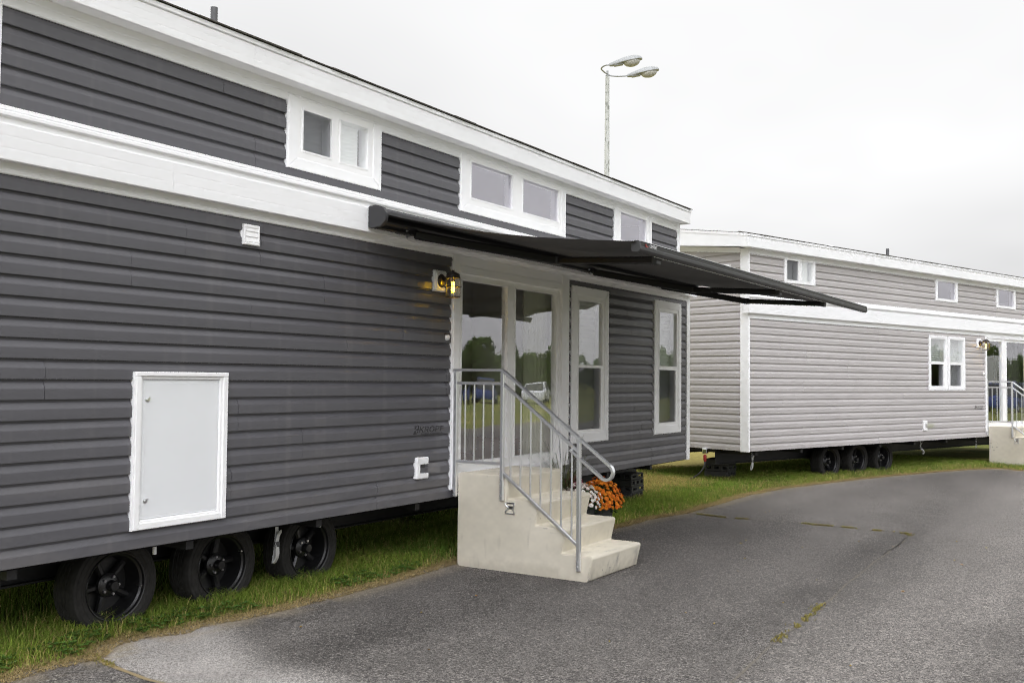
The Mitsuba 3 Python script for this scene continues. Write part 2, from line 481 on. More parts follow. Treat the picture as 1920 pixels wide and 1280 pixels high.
CRACK_A = [(11.62, -0.33), (11.53, -0.62), (11.45, -1.01), (11.55, -1.52), (11.50, -1.93), (11.49, -2.41), (11.43, -2.99)]
CRACK_B = [(11.35, -3.04), (10.83, -3.06), (9.88, -3.07), (8.65, -3.10), (7.71, -3.15), (7.19, -3.16), (6.64, -3.18), (6.44, -3.17), (5.89, -3.21), (5.51, -3.23), (5.20, -3.25), (3.5, -3.33)]
JOINT = [(3.60, 0.05), (3.56, -0.15), (3.53, -0.4), (3.50, -0.62), (3.50, -0.9), (3.5, -1.6)]
ra, pa = ribbon(CRACK_A, 0.018, 3)
rb, pb = ribbon(CRACK_B, 0.012, 8)
structure("pavement_crack", ra, M_DIRT)
structure("pavement_crack", rb, M_DIRT)
rc, pc = ribbon([p for p in CRACK_B if p[0] > 9.3], 0.008, 9, z=0.006, amp=0.9)
structure("pavement_crack", rc, M_TARCRACK)
rj, pj = ribbon(JOINT, 0.026, 12)
structure("pavement_joint", rj, M_TANLINE)

# ---------------------------------------------------------------- siding
LAP = [(0.006, 0.0), (-0.0215, 0.0), (-0.0232, 0.0015), (-0.0236, 0.005), (-0.0240, 0.060), (-0.0228, 0.065), (-0.0065, 0.098), (-0.0020, 0.104), (-0.0008, 0.1138), (0.006, 0.1138)]


def siding(home, name, M, x0, x1, z0, ztop, e, openings, m, seed, seams=None, cut=None, top_clip=None):
    """Courses of Dutch-lap planks on the plane y = 0 of the frame M, outward -y, cut round the openings and at staggered seams."""
    rng = np.random.default_rng(seed)
    k, n = 0, 0
    while z0 + k * e < ztop - 0.012:
        zb = z0 + k * e
        course = extrude_x([(u * 0.95, v * e / 0.1143 + zb) for u, v in LAP][::-1], x0, x1)
        if k % 2 == 0:
            cuts = []
            s = x0 + rng.uniform(0.8, 3.6)
            while s < x1 - 0.5:
                cuts.append(s)
                s += rng.uniform(2.4, 3.7)
            if seams:
                near = [s for s, z in seams if zb - 0.02 <= z <= zb + 2 * e]
                cuts = near + [c for c in cuts if all(abs(c - s) > 1.6 for s in near)]
        for s in cuts:
            course -= box(s - 0.0014, s + 0.0014, -0.03, 0.01, zb - 0.01, zb + e + 0.01)
        if zb + e > ztop:
            course -= box(x0 - 1, x1 + 1, -0.1, 0.1, ztop, ztop + 1)
        for a, b, c, d in openings:
            if c < zb + e and d > zb:
                course -= box(a, b, -0.1, 0.1, c, d)
        if top_clip is not None:
            course = course ^ top_clip
        for piece in course.decompose():
            bb = piece.bounding_box()
            if bb[3] - bb[0] < 0.004 or piece.volume() < 1e-7:
                continue
            off = 0.0013 if (n % 2) else 0.0
            put(f"{home}__{name}", piece.translate([0, -off, 0]), m, M)
            n += 1
        k += 1


def slab(M, x0, x1, y0, y1, z0, z1, openings=()):
    w = box(x0, x1, y0, y1, z0, z1)
    for a, b, c, d in openings:
        w -= box(a, b, y0 - 0.1, y1 + 0.1, c, d)
    return w


def ring_boards(x0, x1, z0, z1, wl, wr, wb, wt, y0, y1, gap=0.0016):
    """Four mitred casing boards round an opening; outer size x0..x1, z0..z1."""
    a, b, c, d = x0 + wl, x1 - wr, z0 + wb, z1 - wt
    g = gap / 2
    polys = [[(x0, z0 + g), (a, c + g), (a, d - g), (x0, z1 - g)], [(x1, z1 - g), (b, d - g), (b, c + g), (x1, z0 + g)],
             [(x0 + g, z0), (x1 - g, z0), (b - g, c), (a + g, c)], [(a + g, d), (b - g, d), (x1 - g, z1), (x0 + g, z1)]]
    out = []
    for p in polys:
        P = Polygon(p)
        if P.area < 1e-6:
            continue
        inner = P.buffer(-0.005, join_style=2)
        core = extrude_y(P, y0 + 0.005, y1)
        if not inner.is_empty and inner.geom_type == "Polygon":
            pts = [[px, y0 + 0.005, pz] for px, pz in P.exterior.coords[:-1]] + [[px, y0, pz] for px, pz in inner.exterior.coords[:-1]]
            core += m3.Manifold.hull_points(np.array(pts))
        out.append(core)
    return cat(*out)


def frame_with_panes(a, b, c, d, panes, y0, y1):
    P = Polygon([(a, c), (b, c), (b, d), (a, d)], [[(p[0], p[2]), (p[0], p[3]), (p[1], p[3]), (p[1], p[2])] for p in panes])
    body = extrude_y(P, y0, y1)
    # a stepped glazing bead round every pane
    beads = []
    for p in panes:
        Q = Polygon([(p[0] - 0.012, p[2] - 0.012), (p[1] + 0.012, p[2] - 0.012), (p[1] + 0.012, p[3] + 0.012), (p[0] - 0.012, p[3] + 0.012)],
                    [[(p[0] + 0.001, p[2] + 0.001), (p[0] + 0.001, p[3] - 0.001), (p[1] - 0.001, p[3] - 0.001), (p[1] - 0.001, p[2] + 0.001)]])
        beads.append(extrude_y(Q, y0 - 0.006, y0 + 0.01))
    return cat(body, *beads)


def blind(x0, x1, z0, z1, y, pitch=0.045, tilt=0.6):
    out = []
    z = z0
    while z < z1:
        out.append(at(move(0, 0, 0), trimesh.Trimesh([[x0, y - 0.018, z - tilt * 0.018], [x1, y - 0.018, z - tilt * 0.018], [x1, y + 0.018, z + tilt * 0.018], [x0, y + 0.018, z + tilt * 0.018]], [[0, 1, 2], [0, 2, 3]], process=False)))
        z += pitch
    out.append(tm(box(x0, x1, y - 0.02, y + 0.02, z1, z1 + 0.03)))
    return cat(*out)


def shade(x0, x1, z0, z1, y):
    n = 24
    z = np.linspace(z0, z1, n)
    yy = y + 0.004 * (np.arange(n) % 2)
    v = np.vstack([np.c_[z * 0 + x0, yy, z], np.c_[z * 0 + x1, yy, z]])
    return trimesh.Trimesh(v, [[i, i + n, i + n + 1] for i in range(n - 1)] + [[i, i + n + 1, i + 1] for i in range(n - 1)], process=False)


def window(home, M, outer, widths, panes, y0=-0.036, blinds=(), part="window", wob=0.0015, seed=0):
    """outer (x0,x1,z0,z1), casing widths (l,r,b,t), panes (x0,x1,z0,z1,depth,kind): glass, loft or screen."""
    x0, x1, z0, z1 = outer
    wl, wr, wb, wt = widths
    key = fresh_part(home, part)
    put(f"{key}__casing", ring_boards(x0, x1, z0, z1, wl, wr, wb, wt, y0, 0.004), M_WHITE, M)
    put(f"{key}__channel", bev(x0 - 0.011, x0 - 0.0006, -0.034, 0.004, z0 - 0.004, z1 - 0.05, 0.002), M_WHITE, M)
    put(f"{key}__channel", bev(x1 + 0.0006, x1 + 0.008, -0.026, 0.004, z0 - 0.004, z1 - 0.05, 0.002), M_WHITE, M)
    a, b, c, d = x0 + wl, x1 - wr, z0 + wb, z1 - wt
    put(f"{key}__frame", frame_with_panes(a, b, c, d, panes, y0 + 0.008, 0.07), M_PVC, M)
    for i, p in enumerate(panes):
        put(f"{key}__pane", pane_mesh(p[0], p[1], p[2], p[3], p[4], seed + i), M_LOFTGLASS if p[5] == "loft" else M_GLASS, M)
        if p[5] == "screen":
            put(f"{key}__insect_screen", trimesh.Trimesh([[p[0], -0.016, p[2]], [p[1], -0.016, p[2]], [p[1], -0.016, p[3]], [p[0], -0.016, p[3]]], [[0, 1, 2], [0, 2, 3]], process=False), M_SCREEN, M)
    for bl in blinds:
        put(f"{key}__blind", blind(*bl) if len(bl) > 5 else shade(*bl), M_BLIND, M)
    return key


_parts = {}


def fresh_part(home, part):
    n = _parts.get((home, part), 0)
    _parts[(home, part)] = n + 1
    return f"{home}__{part}" + (f"_{n:03d}" if n else "")


def pane_mesh(x0, x1, z0, z1, y, seed, amp=0.0022):
    """A sheet of glass with the slight bow and ripple that sealed units have."""
    nx, nz = 14, 20
    X, Z = np.meshgrid(np.linspace(x0, x1, nx), np.linspace(z0, z1, nz), indexing="ij")
    q = np.stack([X * 2.3, Z * 1.6, X * 0 + seed * 3.7], -1)
    Y = y + amp * (meshkit.fbm(q, 2, 11) - 0.5) * np.sin((X - x0) / (x1 - x0) * math.pi) ** 0.5 * np.sin(np.clip((Z - z0) / (z1 - z0), 0, 1) * math.pi) ** 0.5
    v = np.stack([X, Y, Z], -1).reshape(-1, 3)
    f = [[i * nz + j, (i + 1) * nz + j, (i + 1) * nz + j + 1] for i in range(nx - 1) for j in range(nz - 1)] + [[i * nz + j, (i + 1) * nz + j + 1, i * nz + j + 1] for i in range(nx - 1) for j in range(nz - 1)]
    m = trimesh.Trimesh(v, f, process=False)
    m.smooth = True
    return m


def grooved_board(y0, y1, z0, z1, x0, x1, grooves=2, g=0.0006):
    """A cladding board on the plane y0 (outward) with shallow grooves along it."""
    pts = [(y1, z0), (y0 + 0.004, z0), (y0, z0 + 0.004)]
    for i in range(grooves):
        z = z0 + (z1 - z0) * (i + 1) / (grooves + 1)
        pts += [(y0, z - 0.004), (y0 + g, z - 0.002), (y0 + g, z + 0.002), (y0, z + 0.004)]
    pts += [(y0, z1 - 0.004), (y0 + 0.004, z1), (y1, z1)]
    return extrude_x(pts[::-1], x0, x1)


def boards(home, part, M, y0, y1, z0, z1, x0, x1, cuts, m=None, grooves=2):
    xs_ = [x0] + [c for c in cuts if x0 < c < x1] + [x1]
    for a, b in zip(xs_[:-1], xs_[1:]):
        put(f"{home}__{part}", grooved_board(y0, y1, z0, z1, a + 0.0007, b - 0.0007, grooves), m or M_WHITE, M)


# ---------------------------------------------------------------- wheels, chassis, steps, lanterns: shared builders
R_T = 0.305
tyre_profile = [(0.205, 0.02), (0.212, -0.002), (0.235, -0.012), (0.237, -0.0155), (0.243, -0.0155), (0.245, -0.0125), (0.268, -0.013), (0.270, -0.0160), (0.275, -0.0150), (0.277, -0.011), (0.292, -0.004), (0.302, 0.016), (0.305, 0.035)]
for i, yy in enumerate((0.06, 0.10, 0.14)):
    tyre_profile += [(0.305, yy - 0.003), (0.298, yy), (0.298, yy + 0.004), (0.305, yy + 0.007)]
tyre_profile += [(0.305, 0.165), (0.292, 0.204), (0.25, 0.213), (0.205, 0.19)]
tyre_mesh = lathe([(r, -z) for r, z in tyre_profile], 56)
rim_mesh = [lathe([(0.212, 0.004), (0.208, 0.010), (0.201, 0.006), (0.197, -0.012), (0.186, -0.022), (0.178, -0.07), (0.172, -0.15), (0.0, -0.152)], 48),
            lathe([(0.0, -0.005), (0.028, -0.006), (0.033, -0.016), (0.034, -0.055), (0.06, -0.062), (0.075, -0.075), (0.075, -0.1), (0, -0.1)], 28)]
for k in range(5):
    a = math.radians(90 + 72 * k + 8)
    d = np.array([math.cos(a), math.sin(a), 0])
    s = np.array([-math.sin(a), math.cos(a), 0])
    pts = []
    for r, w, z in ((0.05, 0.020, -0.092), (0.176, 0.022, -0.095)):
        for sg in (-1, 1):
            pts += [d * r + s * sg * w + [0, 0, z - 0.014], d * r + s * sg * w * 0.45 + [0, 0, z], d * r + s * sg * w + [0, 0, z - 0.04]]
    rim_mesh.append(tm(m3.Manifold.hull_points(np.array(pts))))
rim_mesh = cat(*rim_mesh)
nuts_mesh = cat(*[at(move(0, 0), rod([0.055 * math.cos(math.radians(126 + 72 * k)), 0.055 * math.sin(math.radians(126 + 72 * k)), -0.07], [0.055 * math.cos(math.radians(126 + 72 * k)), 0.055 * math.sin(math.radians(126 + 72 * k)), -0.045], 0.009, n=6)) for k in range(5)],
                rod([0.165, -0.075, -0.03], [0.17, -0.078, 0.0], 0.006, n=6))
OUT = np.array([[1, 0, 0, 0], [0, 0, -1, 0], [0, 1, 0, 0], [0, 0, 0, 1.0]])      # lathe axis z -> outward -y


def wheel(home, M, x, y, z, turn):
    key = fresh_part(home, "wheel")
    W = M @ move(x, y, z) @ OUT @ move(0, 0, 0, turn) @ np.diag([1.04, 1.04, 1.0, 1.0])
    put(f"{key}__tyre", tyre_mesh, M_RUBBER, W, smooth=35)
    put(f"{key}__rim", rim_mesh, M_RIM, W, smooth=35)
    k = put(f"{key}__lug_nuts", nuts_mesh, M_CHROME, W, smooth=35)
    labels[k] = {"kind": "stuff"}


def chassis(home, M, x0, x1, zb, depth, axles):
    out = []
    for y in (0.72, depth - 0.85):
        out += [box(x0 + 0.1, x1 - 0.1, y, y + 0.008, zb - 0.24, zb - 0.012), box(x0 + 0.1, x1 - 0.1, y - 0.05, y + 0.058, zb - 0.252, zb - 0.24), box(x0 + 0.1, x1 - 0.1, y - 0.05, y + 0.058, zb - 0.026, zb - 0.014)]
    x = x0 + 0.25
    while x < x1:
        out.append(box(x, x + 0.06, 0.06, depth - 0.06, zb - 0.075, zb - 0.014))
        x += 1.2
    for ax in axles:
        out += [rod((ax, 0.55, R_T), (ax, depth - 0.5, R_T), 0.032), box(ax - 0.3, ax + 0.3, 0.78, 0.84, R_T + 0.03, R_T + 0.05), box(ax - 0.05, ax + 0.05, 0.76, 0.86, R_T - 0.03, zb - 0.25)]
    put(f"{home}__chassis", cat(*out), M_STEEL, M)
    put(f"{home}__underbelly", box(x0 + 0.02, x1 - 0.02, 0.012, depth - 0.012, zb - 0.013, zb + 0.03), M_GAP, M)


def strap(home, M, x, y, z0, z1, flare, seed=0):
    """A galvanised tie-down strap: hangs flat, is folded back on itself and bound with black tape."""
    zm = z0 + (z1 - z0) * 0.56
    p1 = [(x, y, z0 + 0.02), (x + 0.002, y - 0.01, (z0 + zm) / 2), (x - 0.006, y - 0.012, zm), (x - 0.02 - flare, y - 0.02, z1 + 0.03), (x - 0.028 - flare, y - 0.02, z1)]
    p2 = [(x - 0.028 - flare, y - 0.024, z1), (x - 0.008 - flare, y - 0.034, z1 + 0.03), (x - 0.008, y - 0.028, zm), (x + 0.035, y - 0.026, zm + 0.09)]
    sec = [(-0.021, -0.0012), (0.021, -0.0012), (0.021, 0.0012), (-0.021, 0.0012)]
    key = fresh_part(home, "tie_down_strap")
    put(f"{key}__band", cat(sweep(smooth_path(p1, 20), sec, (1, 0.25, 0)), sweep(smooth_path(p2, 20), sec, (1, 0.25, 0))), M_GALV, M)
    put(f"{key}__tape", bev(x - 0.028, x + 0.016, y - 0.036, y - 0.004, zm - 0.022, zm + 0.018, 0.006), M_BLACKPLASTIC, M)


def roof_cap(home, M, x0, x1, y0, y1, z_eave, slope, part="roof"):
    """A low gable of shingles over boarding, its drip edge just past the fascia."""
    ym = (y0 + y1) / 2
    zr = z_eave + slope * (ym - y0)
    body = extrude_x([(y0 + 0.02, z_eave - 0.03), (y1 - 0.02, z_eave - 0.03), (y1 - 0.02, z_eave + 0.0), (ym, zr), (y0 + 0.02, z_eave + 0.0)], x0 + 0.02, x1 - 0.02)
    put(f"{home}__{part}__deck", body, M_WHITE, M)
    # shingles: courses along the eave, the visible edge slightly uneven
    rng = np.random.default_rng(int(abs(x0) * 10) + 5)
    L = [(y0 - 0.02, z_eave - 0.004)]
    tabs = []
    x = x0 - 0.015
    while x < x1 + 0.015:
        w = min(rng.uniform(0.28, 0.34), x1 + 0.015 - x + 0.001)
        dy, dz = rng.uniform(-0.006, 0.004), rng.uniform(0, 0.003)
        tabs.append(extrude_x([(y0 - 0.016 + dy, z_eave + 0.001), (y0 - 0.016 + dy, z_eave + 0.006 + dz), (y0 + 0.16, z_eave + 0.012 + 0.16 * slope + 0.01), (y0 + 0.16, z_eave + 0.16 * slope + 0.005)][::-1], x, x + w - 0.001))
        x += w
    field = extrude_x([(y0 - 0.012, z_eave + 0.001), (y0 - 0.012, z_eave + 0.006), (ym, zr + 0.010), (y1 + 0.012, z_eave + 0.006), (y1 + 0.012, z_eave + 0.001), (ym, zr + 0.003)][::-1], x0 - 0.012, x1 + 0.012)
    k = put(f"{home}__{part}__shingles", cat(field, *tabs), M_SHINGLE, M)
    labels[k] = {"kind": "stuff"}


def lantern(M, x, z, label):
    """A bronze cage lantern on a white mounting block; the block's face is the wall plane y = -0.018."""
    key = thing("wall_lantern", label, "wall light", "lit cage lanterns beside patio doors")
    put(f"{key}__mounting_block", cat(bev(x - 0.09, x + 0.09, -0.045, 0.0, z - 0.092, z + 0.092, 0.012), bev(x - 0.07, x + 0.07, -0.053, -0.04, z - 0.072, z + 0.072, 0.004)), M_WHITE, M)
    put(f"{key}__back_plate", at(move(x, -0.053, z) @ OUT, lathe([(0, 0.022), (0.03, 0.021), (0.052, 0.013), (0.06, 0.0), (0, 0)], 28)), M_BRONZE, M, smooth=40)
    cx, cy = x + 0.008, -0.168
    put(f"{key}__arm", cat(sweep(smooth_path([(x, -0.07, z + 0.002), (x, -0.10, z + 0.012), (x + 0.003, -0.13, z + 0.03), (cx, cy, z + 0.05)], 14), circle(0.011), (1, 0, 0))), M_BRONZE, M, smooth=True)
    zt = z + 0.062
    cap = lathe([(0, 0.026), (0.012, 0.026), (0.014, 0.012), (0.03, 0.008), (0.052, -0.004), (0.058, -0.012), (0.058, -0.034), (0.062, -0.036), (0.062, -0.042), (0, -0.042)], 32)
    put(f"{key}__cap", at(move(cx, cy, zt), cap), M_BRONZE, M, smooth=35)
    parts = [at(move(cx, cy, zt - 0.21), lathe([(0.050, 0), (0.058, 0), (0.058, 0.010), (0.050, 0.010), (0.050, 0)], 32))]
    a = np.arange(33) * 2 * math.pi / 32
    parts.append(sweep(np.stack([cx + 0.064 * np.cos(a), cy + 0.064 * np.sin(a), a * 0 + zt - 0.118], 1), circle(0.0032, 6), (0, 0, 1)))
    for k in range(4):
        b = math.radians(30 + 90 * k)
        px, py = cx + 0.061 * math.cos(b), cy + 0.061 * math.sin(b)
        parts.append(rod((px, py, zt - 0.21), (px, py, zt - 0.03), 0.0032, n=6))
        parts.append(rod((px, py, zt - 0.118), (px + 0.014 * math.cos(b), py + 0.014 * math.sin(b), zt - 0.118), 0.004, n=6))
    put(f"{key}__cage", cat(*parts), M_BRONZE, M, smooth=35)
    put(f"{key}__glass", at(move(cx, cy, zt - 0.2), lathe([(0.047, 0), (0.047, 0.16)], 28)), M_CLEAR, M, smooth=True)
    put(f"{key}__socket", at(move(cx, cy, zt - 0.075), lathe([(0, 0.04), (0.017, 0.04), (0.017, 0.004), (0.013, 0), (0, 0)], 20)), M_BRONZE, M, smooth=35)
    bulb = at(M @ move(cx, cy, zt - 0.165), lathe([(0, 0), (0.008, 0.002), (0.0145, 0.012), (0.016, 0.03), (0.014, 0.065), (0.011, 0.09), (0, 0.09)], 18))
    k = put(f"{key}__bulb", bulb, "mat_bulb", smooth=True)
    scene[k]["emitter"] = {"type": "area", "radiance": rgb(9.0, 5.2, 0.072)}


def rounded(pts, r):
    P = Polygon(pts)
    return P.buffer(-r, join_style=1, quad_segs=5).buffer(r, join_style=1, quad_segs=5).buffer(r * 0.6, quad_segs=5).buffer(-r * 0.6, quad_segs=5)


STEP_POLY = rounded([(0, 0), (0, 0.81), (-0.540, 0.81), (-0.548, 0.80), (-0.520, 0.61), (-0.835, 0.61), (-0.842, 0.60), (-0.797, 0.41), (-1.088, 0.41), (-1.096, 0.40), (-1.052, 0.207), (-1.338, 0.207), (-1.346, 0.197), (-1.298, 0.0)], 0.022)


def steps(M, label, rail_label):
    """Precast steps, four risers, with an aluminium rail on the left side. Frame: x = 0 at the left face, y = 0 at the back."""
    key = thing("concrete_steps", label, "steps", None)
    slices = [extrude_x(STEP_POLY, 0.018, 0.907)]
    for i in range(6):
        d0, d1 = 0.018 * i / 6, 0.018 * (i + 1) / 6
        off = 0.018 - math.sqrt(0.018 ** 2 - (0.018 - (d0 + d1) / 2) ** 2)
        Q = STEP_POLY.buffer(-off, quad_segs=4).union(sbox(-1.3, 0.0, -0.02, 0.1)).intersection(STEP_POLY)
        slices += [extrude_x(Q, d0, d1 + 1e-4), extrude_x(Q, 0.925 - d1 - 1e-4, 0.925 - d0)]
    block = m3.Manifold.batch_boolean(slices, m3.OpType.Add)
    # ease the long edges of the sides
    put(f"{key}__step_block", block, M_CONC, M, smooth=30)
    g = cat(bev(-0.008, 0.001, -0.595, -0.515, 0.486, 0.500, 0.003), bev(-0.008, 0.001, -0.595, -0.515, 0.576, 0.590, 0.003), bev(-0.006, 0.001, -0.59, -0.52, 0.530, 0.560, 0.003),
            sweep(smooth_path([(-0.006, -0.595, 0.492), (-0.014, -0.60, 0.51), (-0.006, -0.575, 0.54), (-0.014, -0.598, 0.567), (-0.006, -0.592, 0.584)], 20), circle(0.005, 8), (1, 0, 0)),
            sweep(smooth_path([(-0.006, -0.515, 0.492), (-0.014, -0.512, 0.51), (-0.006, -0.535, 0.54), (-0.014, -0.513, 0.567), (-0.006, -0.518, 0.584)], 20), circle(0.005, 8), (1, 0, 0)))
    put(f"{key}__lifting_handle", g, M_CHROME, M, smooth=35)
    # the railing
    x = -0.020
    rail = f"{key}__railing"
    for (py, z0, z1) in ((0.012, 0.60, 1.70), (-0.478, 0.60, 1.70), (-1.225, 0.085, 1.175)):
        put(f"{rail}__post", bar((x, py, z0), (x, py, z1), 0.034, 0.034), M_ALU, M)
    hx = x
    ang = math.atan2(0.552, 0.745)
    dirn = np.array([0, -math.cos(ang), -math.sin(ang)])
    up = np.array([0, -math.sin(ang), math.cos(ang)])
    top0 = np.array([hx, -0.478, 1.712])
    L = np.linalg.norm([0.745, 0.552]) + 0.355
    r = 0.062
    path = [(hx, 0.035, 1.712), (hx, -0.2, 1.712), (hx, -0.455, 1.712)] + [tuple(top0 + dirn * d) for d in (0.015, 0.3, 0.6, L - 0.02, L)]
    c = top0 + dirn * L - up * r
    path += [tuple(c + up * r * math.cos(t) + dirn * r * math.sin(t)) for t in np.linspace(0.25, math.pi, 12)]
    path += [tuple(c - up * r - dirn * d) for d in (0.05, 0.2, 0.36)]
    sec = [(-0.019, -0.010), (-0.019, 0.010), (-0.013, 0.013), (-0.006, 0.011), (0.0, 0.013), (0.006, 0.011), (0.013, 0.013), (0.019, 0.010), (0.019, -0.010)]
    put(f"{rail}__handrail", sweep(np.array(path), sec[::-1], (1, 0, 0)), M_ALU, M, smooth=25)
    for a, b in (((x, 0.012, 1.598), (x, -0.478, 1.598)), ((x, 0.012, 0.912), (x, -0.478, 0.912)), ((x, -0.478, 1.60), (x, -1.225, 1.047)), ((x, -0.478, 0.845), (x, -1.225, 0.285))):
        put(f"{rail}__rail", bar(a, b, 0.024, 0.026), M_ALU, M)
    for y in (-0.088, -0.184, -0.281, -0.378):
        put(f"{rail}__baluster", rod((x, y, 0.912), (x, y, 1.598), 0.008, n=8), M_ALU, M, smooth=40)
    for k in range(7):
        y = -0.565 - 0.099 * k
        zt = 1.60 - (-0.478 - y) * 0.741
        zl = 0.845 - (-0.478 - y) * 0.75
        put(f"{rail}__baluster", rod((x, y, zl), (x, y, zt), 0.008, n=8), M_ALU, M, smooth=40)
    bolts = []
    for (py, zz) in ((0.012, (0.64, 0.78)), (-0.478, (0.64, 0.78)), (-1.225, (0.12, 0.155))):
        for z in zz:
            bolts.append(at(move(x - 0.016, py, z) @ np.array([[0, 0, -1, 0], [1, 0, 0, 0], [0, -1, 0, 0], [0, 0, 0, 1.0]]), lathe([(0, 0.01), (0.006, 0.008), (0.009, 0), (0, 0)], 10)))
    k = put(f"{rail}__bolts", cat(*bolts), M_CHROME, M, smooth=35)
    labels[k] = {"kind": "stuff"}
    return key


def outlet(home, M, x0, x1, z0, z1, flap):
    """A white cover box with a hinged clear lid standing open."""
    key = fresh_part(home, "outlet_box")
    body = bev(x0, x1, -0.05, 0.0, z0, z1, 0.008) - box(x0 + 0.042, x1 + 0.01, -0.06, -0.012, z0 + 0.045, z1 - 0.058)
    put(f"{key}__cover", body, M_PVC, M)
    put(f"{key}__socket", cat(box(x0 + 0.043, x1 - 0.004, -0.0125, -0.0105, z0 + 0.047, z1 - 0.06), bev(x0 + 0.046, x0 + 0.085, -0.022, -0.006, z0 + 0.05, z1 - 0.062, 0.003), bev(x0 + 0.09, x1 - 0.02, -0.022, -0.006, z0 + 0.05, z1 - 0.062, 0.003)), M_BLACKPLASTIC, M)
    put(f"{key}__lid", trimesh.Trimesh([[x1 - 0.018, -0.05, z0 + 0.05], [x1 + flap, -0.11, z0 + 0.05], [x1 + flap, -0.11, z1 - 0.05], [x1 - 0.018, -0.05, z1 - 0.05]], [[0, 1, 2], [0, 2, 3]], process=False), M_GLASS, M)


def logo(home, M, x0, x1, z0, z1, y):
    """The maker's name as flat lettering with a pine emblem."""
    t = meshkit.text_mesh("KROPF", z1 - z0, 0.0015)
    b = t.bounds
    w = (x1 - x0) * 0.80
    s = w / (b[1][0] - b[0][0])
    v = t.vertices.copy()
    v[:, 0] = (v[:, 0] - b[0][0]) * s + x0 + (x1 - x0) * 0.20 + v[:, 1] * 0.25
    shapes = [trimesh.Trimesh(np.stack([v[:, 0], y - v[:, 2], z0 + 0.1 * (z1 - z0) + v[:, 1] * 0.85], 1), t.faces, process=False)]
    h = z1 - z0
    w_ = (x1 - x0) * 0.19
    for pts in ([(0.0, -0.15), (0.62, -0.15), (0.40, 0.52)], [(0.22, 0.62), (0.40, 0.62), (0.62, 1.15), (0.44, 1.15)], [(0.50, 0.45), (0.98, 0.45), (1.02, 1.15), (0.86, 1.15), (0.84, 0.72), (0.62, 0.66)], [(0.66, 0.05), (0.80, 0.05), (0.84, 0.34), (0.70, 0.34)]):
        shapes.append(extrude_y(Polygon([(x0 + px * w_, z0 + pz * h) for px, pz in pts]).buffer(0), y - 0.0015, y))
    t2 = meshkit.text_mesh("PARK MODELS", h * 0.22, 0.0015)
    v = t2.vertices
    sc = 0.72 * (x1 - x0) / (t2.bounds[1][0] - t2.bounds[0][0])
    shapes.append(trimesh.Trimesh(np.stack([x0 + 0.27 * (x1 - x0) + (v[:, 0] - t2.bounds[0][0]) * sc, y - v[:, 2], z0 - 0.26 * h + v[:, 1]], 1), t2.faces, process=False))
    put(f"{home}__maker_lettering", cat(*shapes), M_LOGO, M)


def patio_door(home, M, x0, x1, z0, zt, g1, g2, gz, cas, frame_x, grip=False):
    """Casing x0..x1, z0..zt; glass g1, g2 (x0, x1), gz (z0, z1); frame_x the frame's outer sides."""
    key = fresh_part(home, "patio_door")
    fx0, fx1 = frame_x
    sill = gz[0] - 0.085
    out = [bev(x0, fx0, -0.04, 0.004, z0, zt, 0.006), bev(fx1, x1, -0.04, 0.004, z0 + 0.08, zt, 0.006)]
    h = zt - (gz[1] + 0.05)
    out += [bev(fx0 + 0.001, fx1 - 0.001, -0.036, 0.004, zt - h * 0.55, zt, 0.006), bev(fx0 + 0.001, fx1 - 0.001, -0.040, 0.004, zt - h, zt - h * 0.55 - 0.002, 0.006)]
    put(f"{key}__casing", cat(*out), M_WHITE, M)
    put(f"{key}__channel", bev(x0 - 0.012, x0 - 0.0006, -0.036, 0.004, z0, zt - 0.06, 0.002), M_WHITE, M)
    panes = [(g1[0], g1[1], gz[0], gz[1]), (g2[0], g2[1], gz[0], gz[1])]
    f1 = frame_with_panes(fx0 + 0.002, (g1[1] + g2[0]) / 2 - 0.002, sill, gz[1] + 0.05, panes[:1], -0.018, 0.05)
    f2 = frame_with_panes((g1[1] + g2[0]) / 2 + 0.0, fx1 - 0.002, sill, gz[1] + 0.05, panes[1:], -0.004, 0.06)
    put(f"{key}__frame", f1, M_PVC, M)
    put(f"{key}__frame", f2, M_PVC, M)
    for i, p in enumerate(panes):
        put(f"{key}__pane", pane_mesh(*p, 0.008 + 0.012 * i, 21 + i, 0.004), M_GLASS, M)
    put(f"{key}__sill", cat(bev(fx0 - 0.01, fx1 + 0.01, -0.045, 0.05, sill - 0.09, sill - 0.001, 0.006)), M_WHITE, M)
    if not grip:
        return
    hx = g2[0] + 0.02
    put(f"{key}__handle", cat(bev(hx - 0.012, hx + 0.012, -0.03, -0.004, 1.62, 1.76, 0.004), sweep(smooth_path([(hx, -0.03, 1.64), (hx, -0.055, 1.66), (hx, -0.055, 1.72), (hx, -0.03, 1.74)], 14), circle(0.007, 8), (1, 0, 0))), M_BLACKPLASTIC, M)


def shell(home, M, x0, x1, zb, z1, depth, openings, y0=0.0, x_up=None, back=()):
    """The walls behind the siding, the floor and the ceiling: the rooms that show through the glass."""
    put(f"{home}__wall", slab(M, x0, x1, y0 + 0.007, y0 + 0.10, zb + 0.031, z1, openings), M_ROOM, M)
    put(f"{home}__wall", slab(M, x0, x1, depth - 0.10, depth, zb + 0.031, z1, back), M_ROOM, M)
    put(f"{home}__wall", slab(M, x0, x0 + 0.1, y0 + 0.101, depth - 0.101, zb + 0.031, z1), M_ROOM, M)
    put(f"{home}__wall", slab(M, x1 - 0.1, x1, y0 + 0.101, depth - 0.101, zb + 0.031, z1), M_ROOM, M)


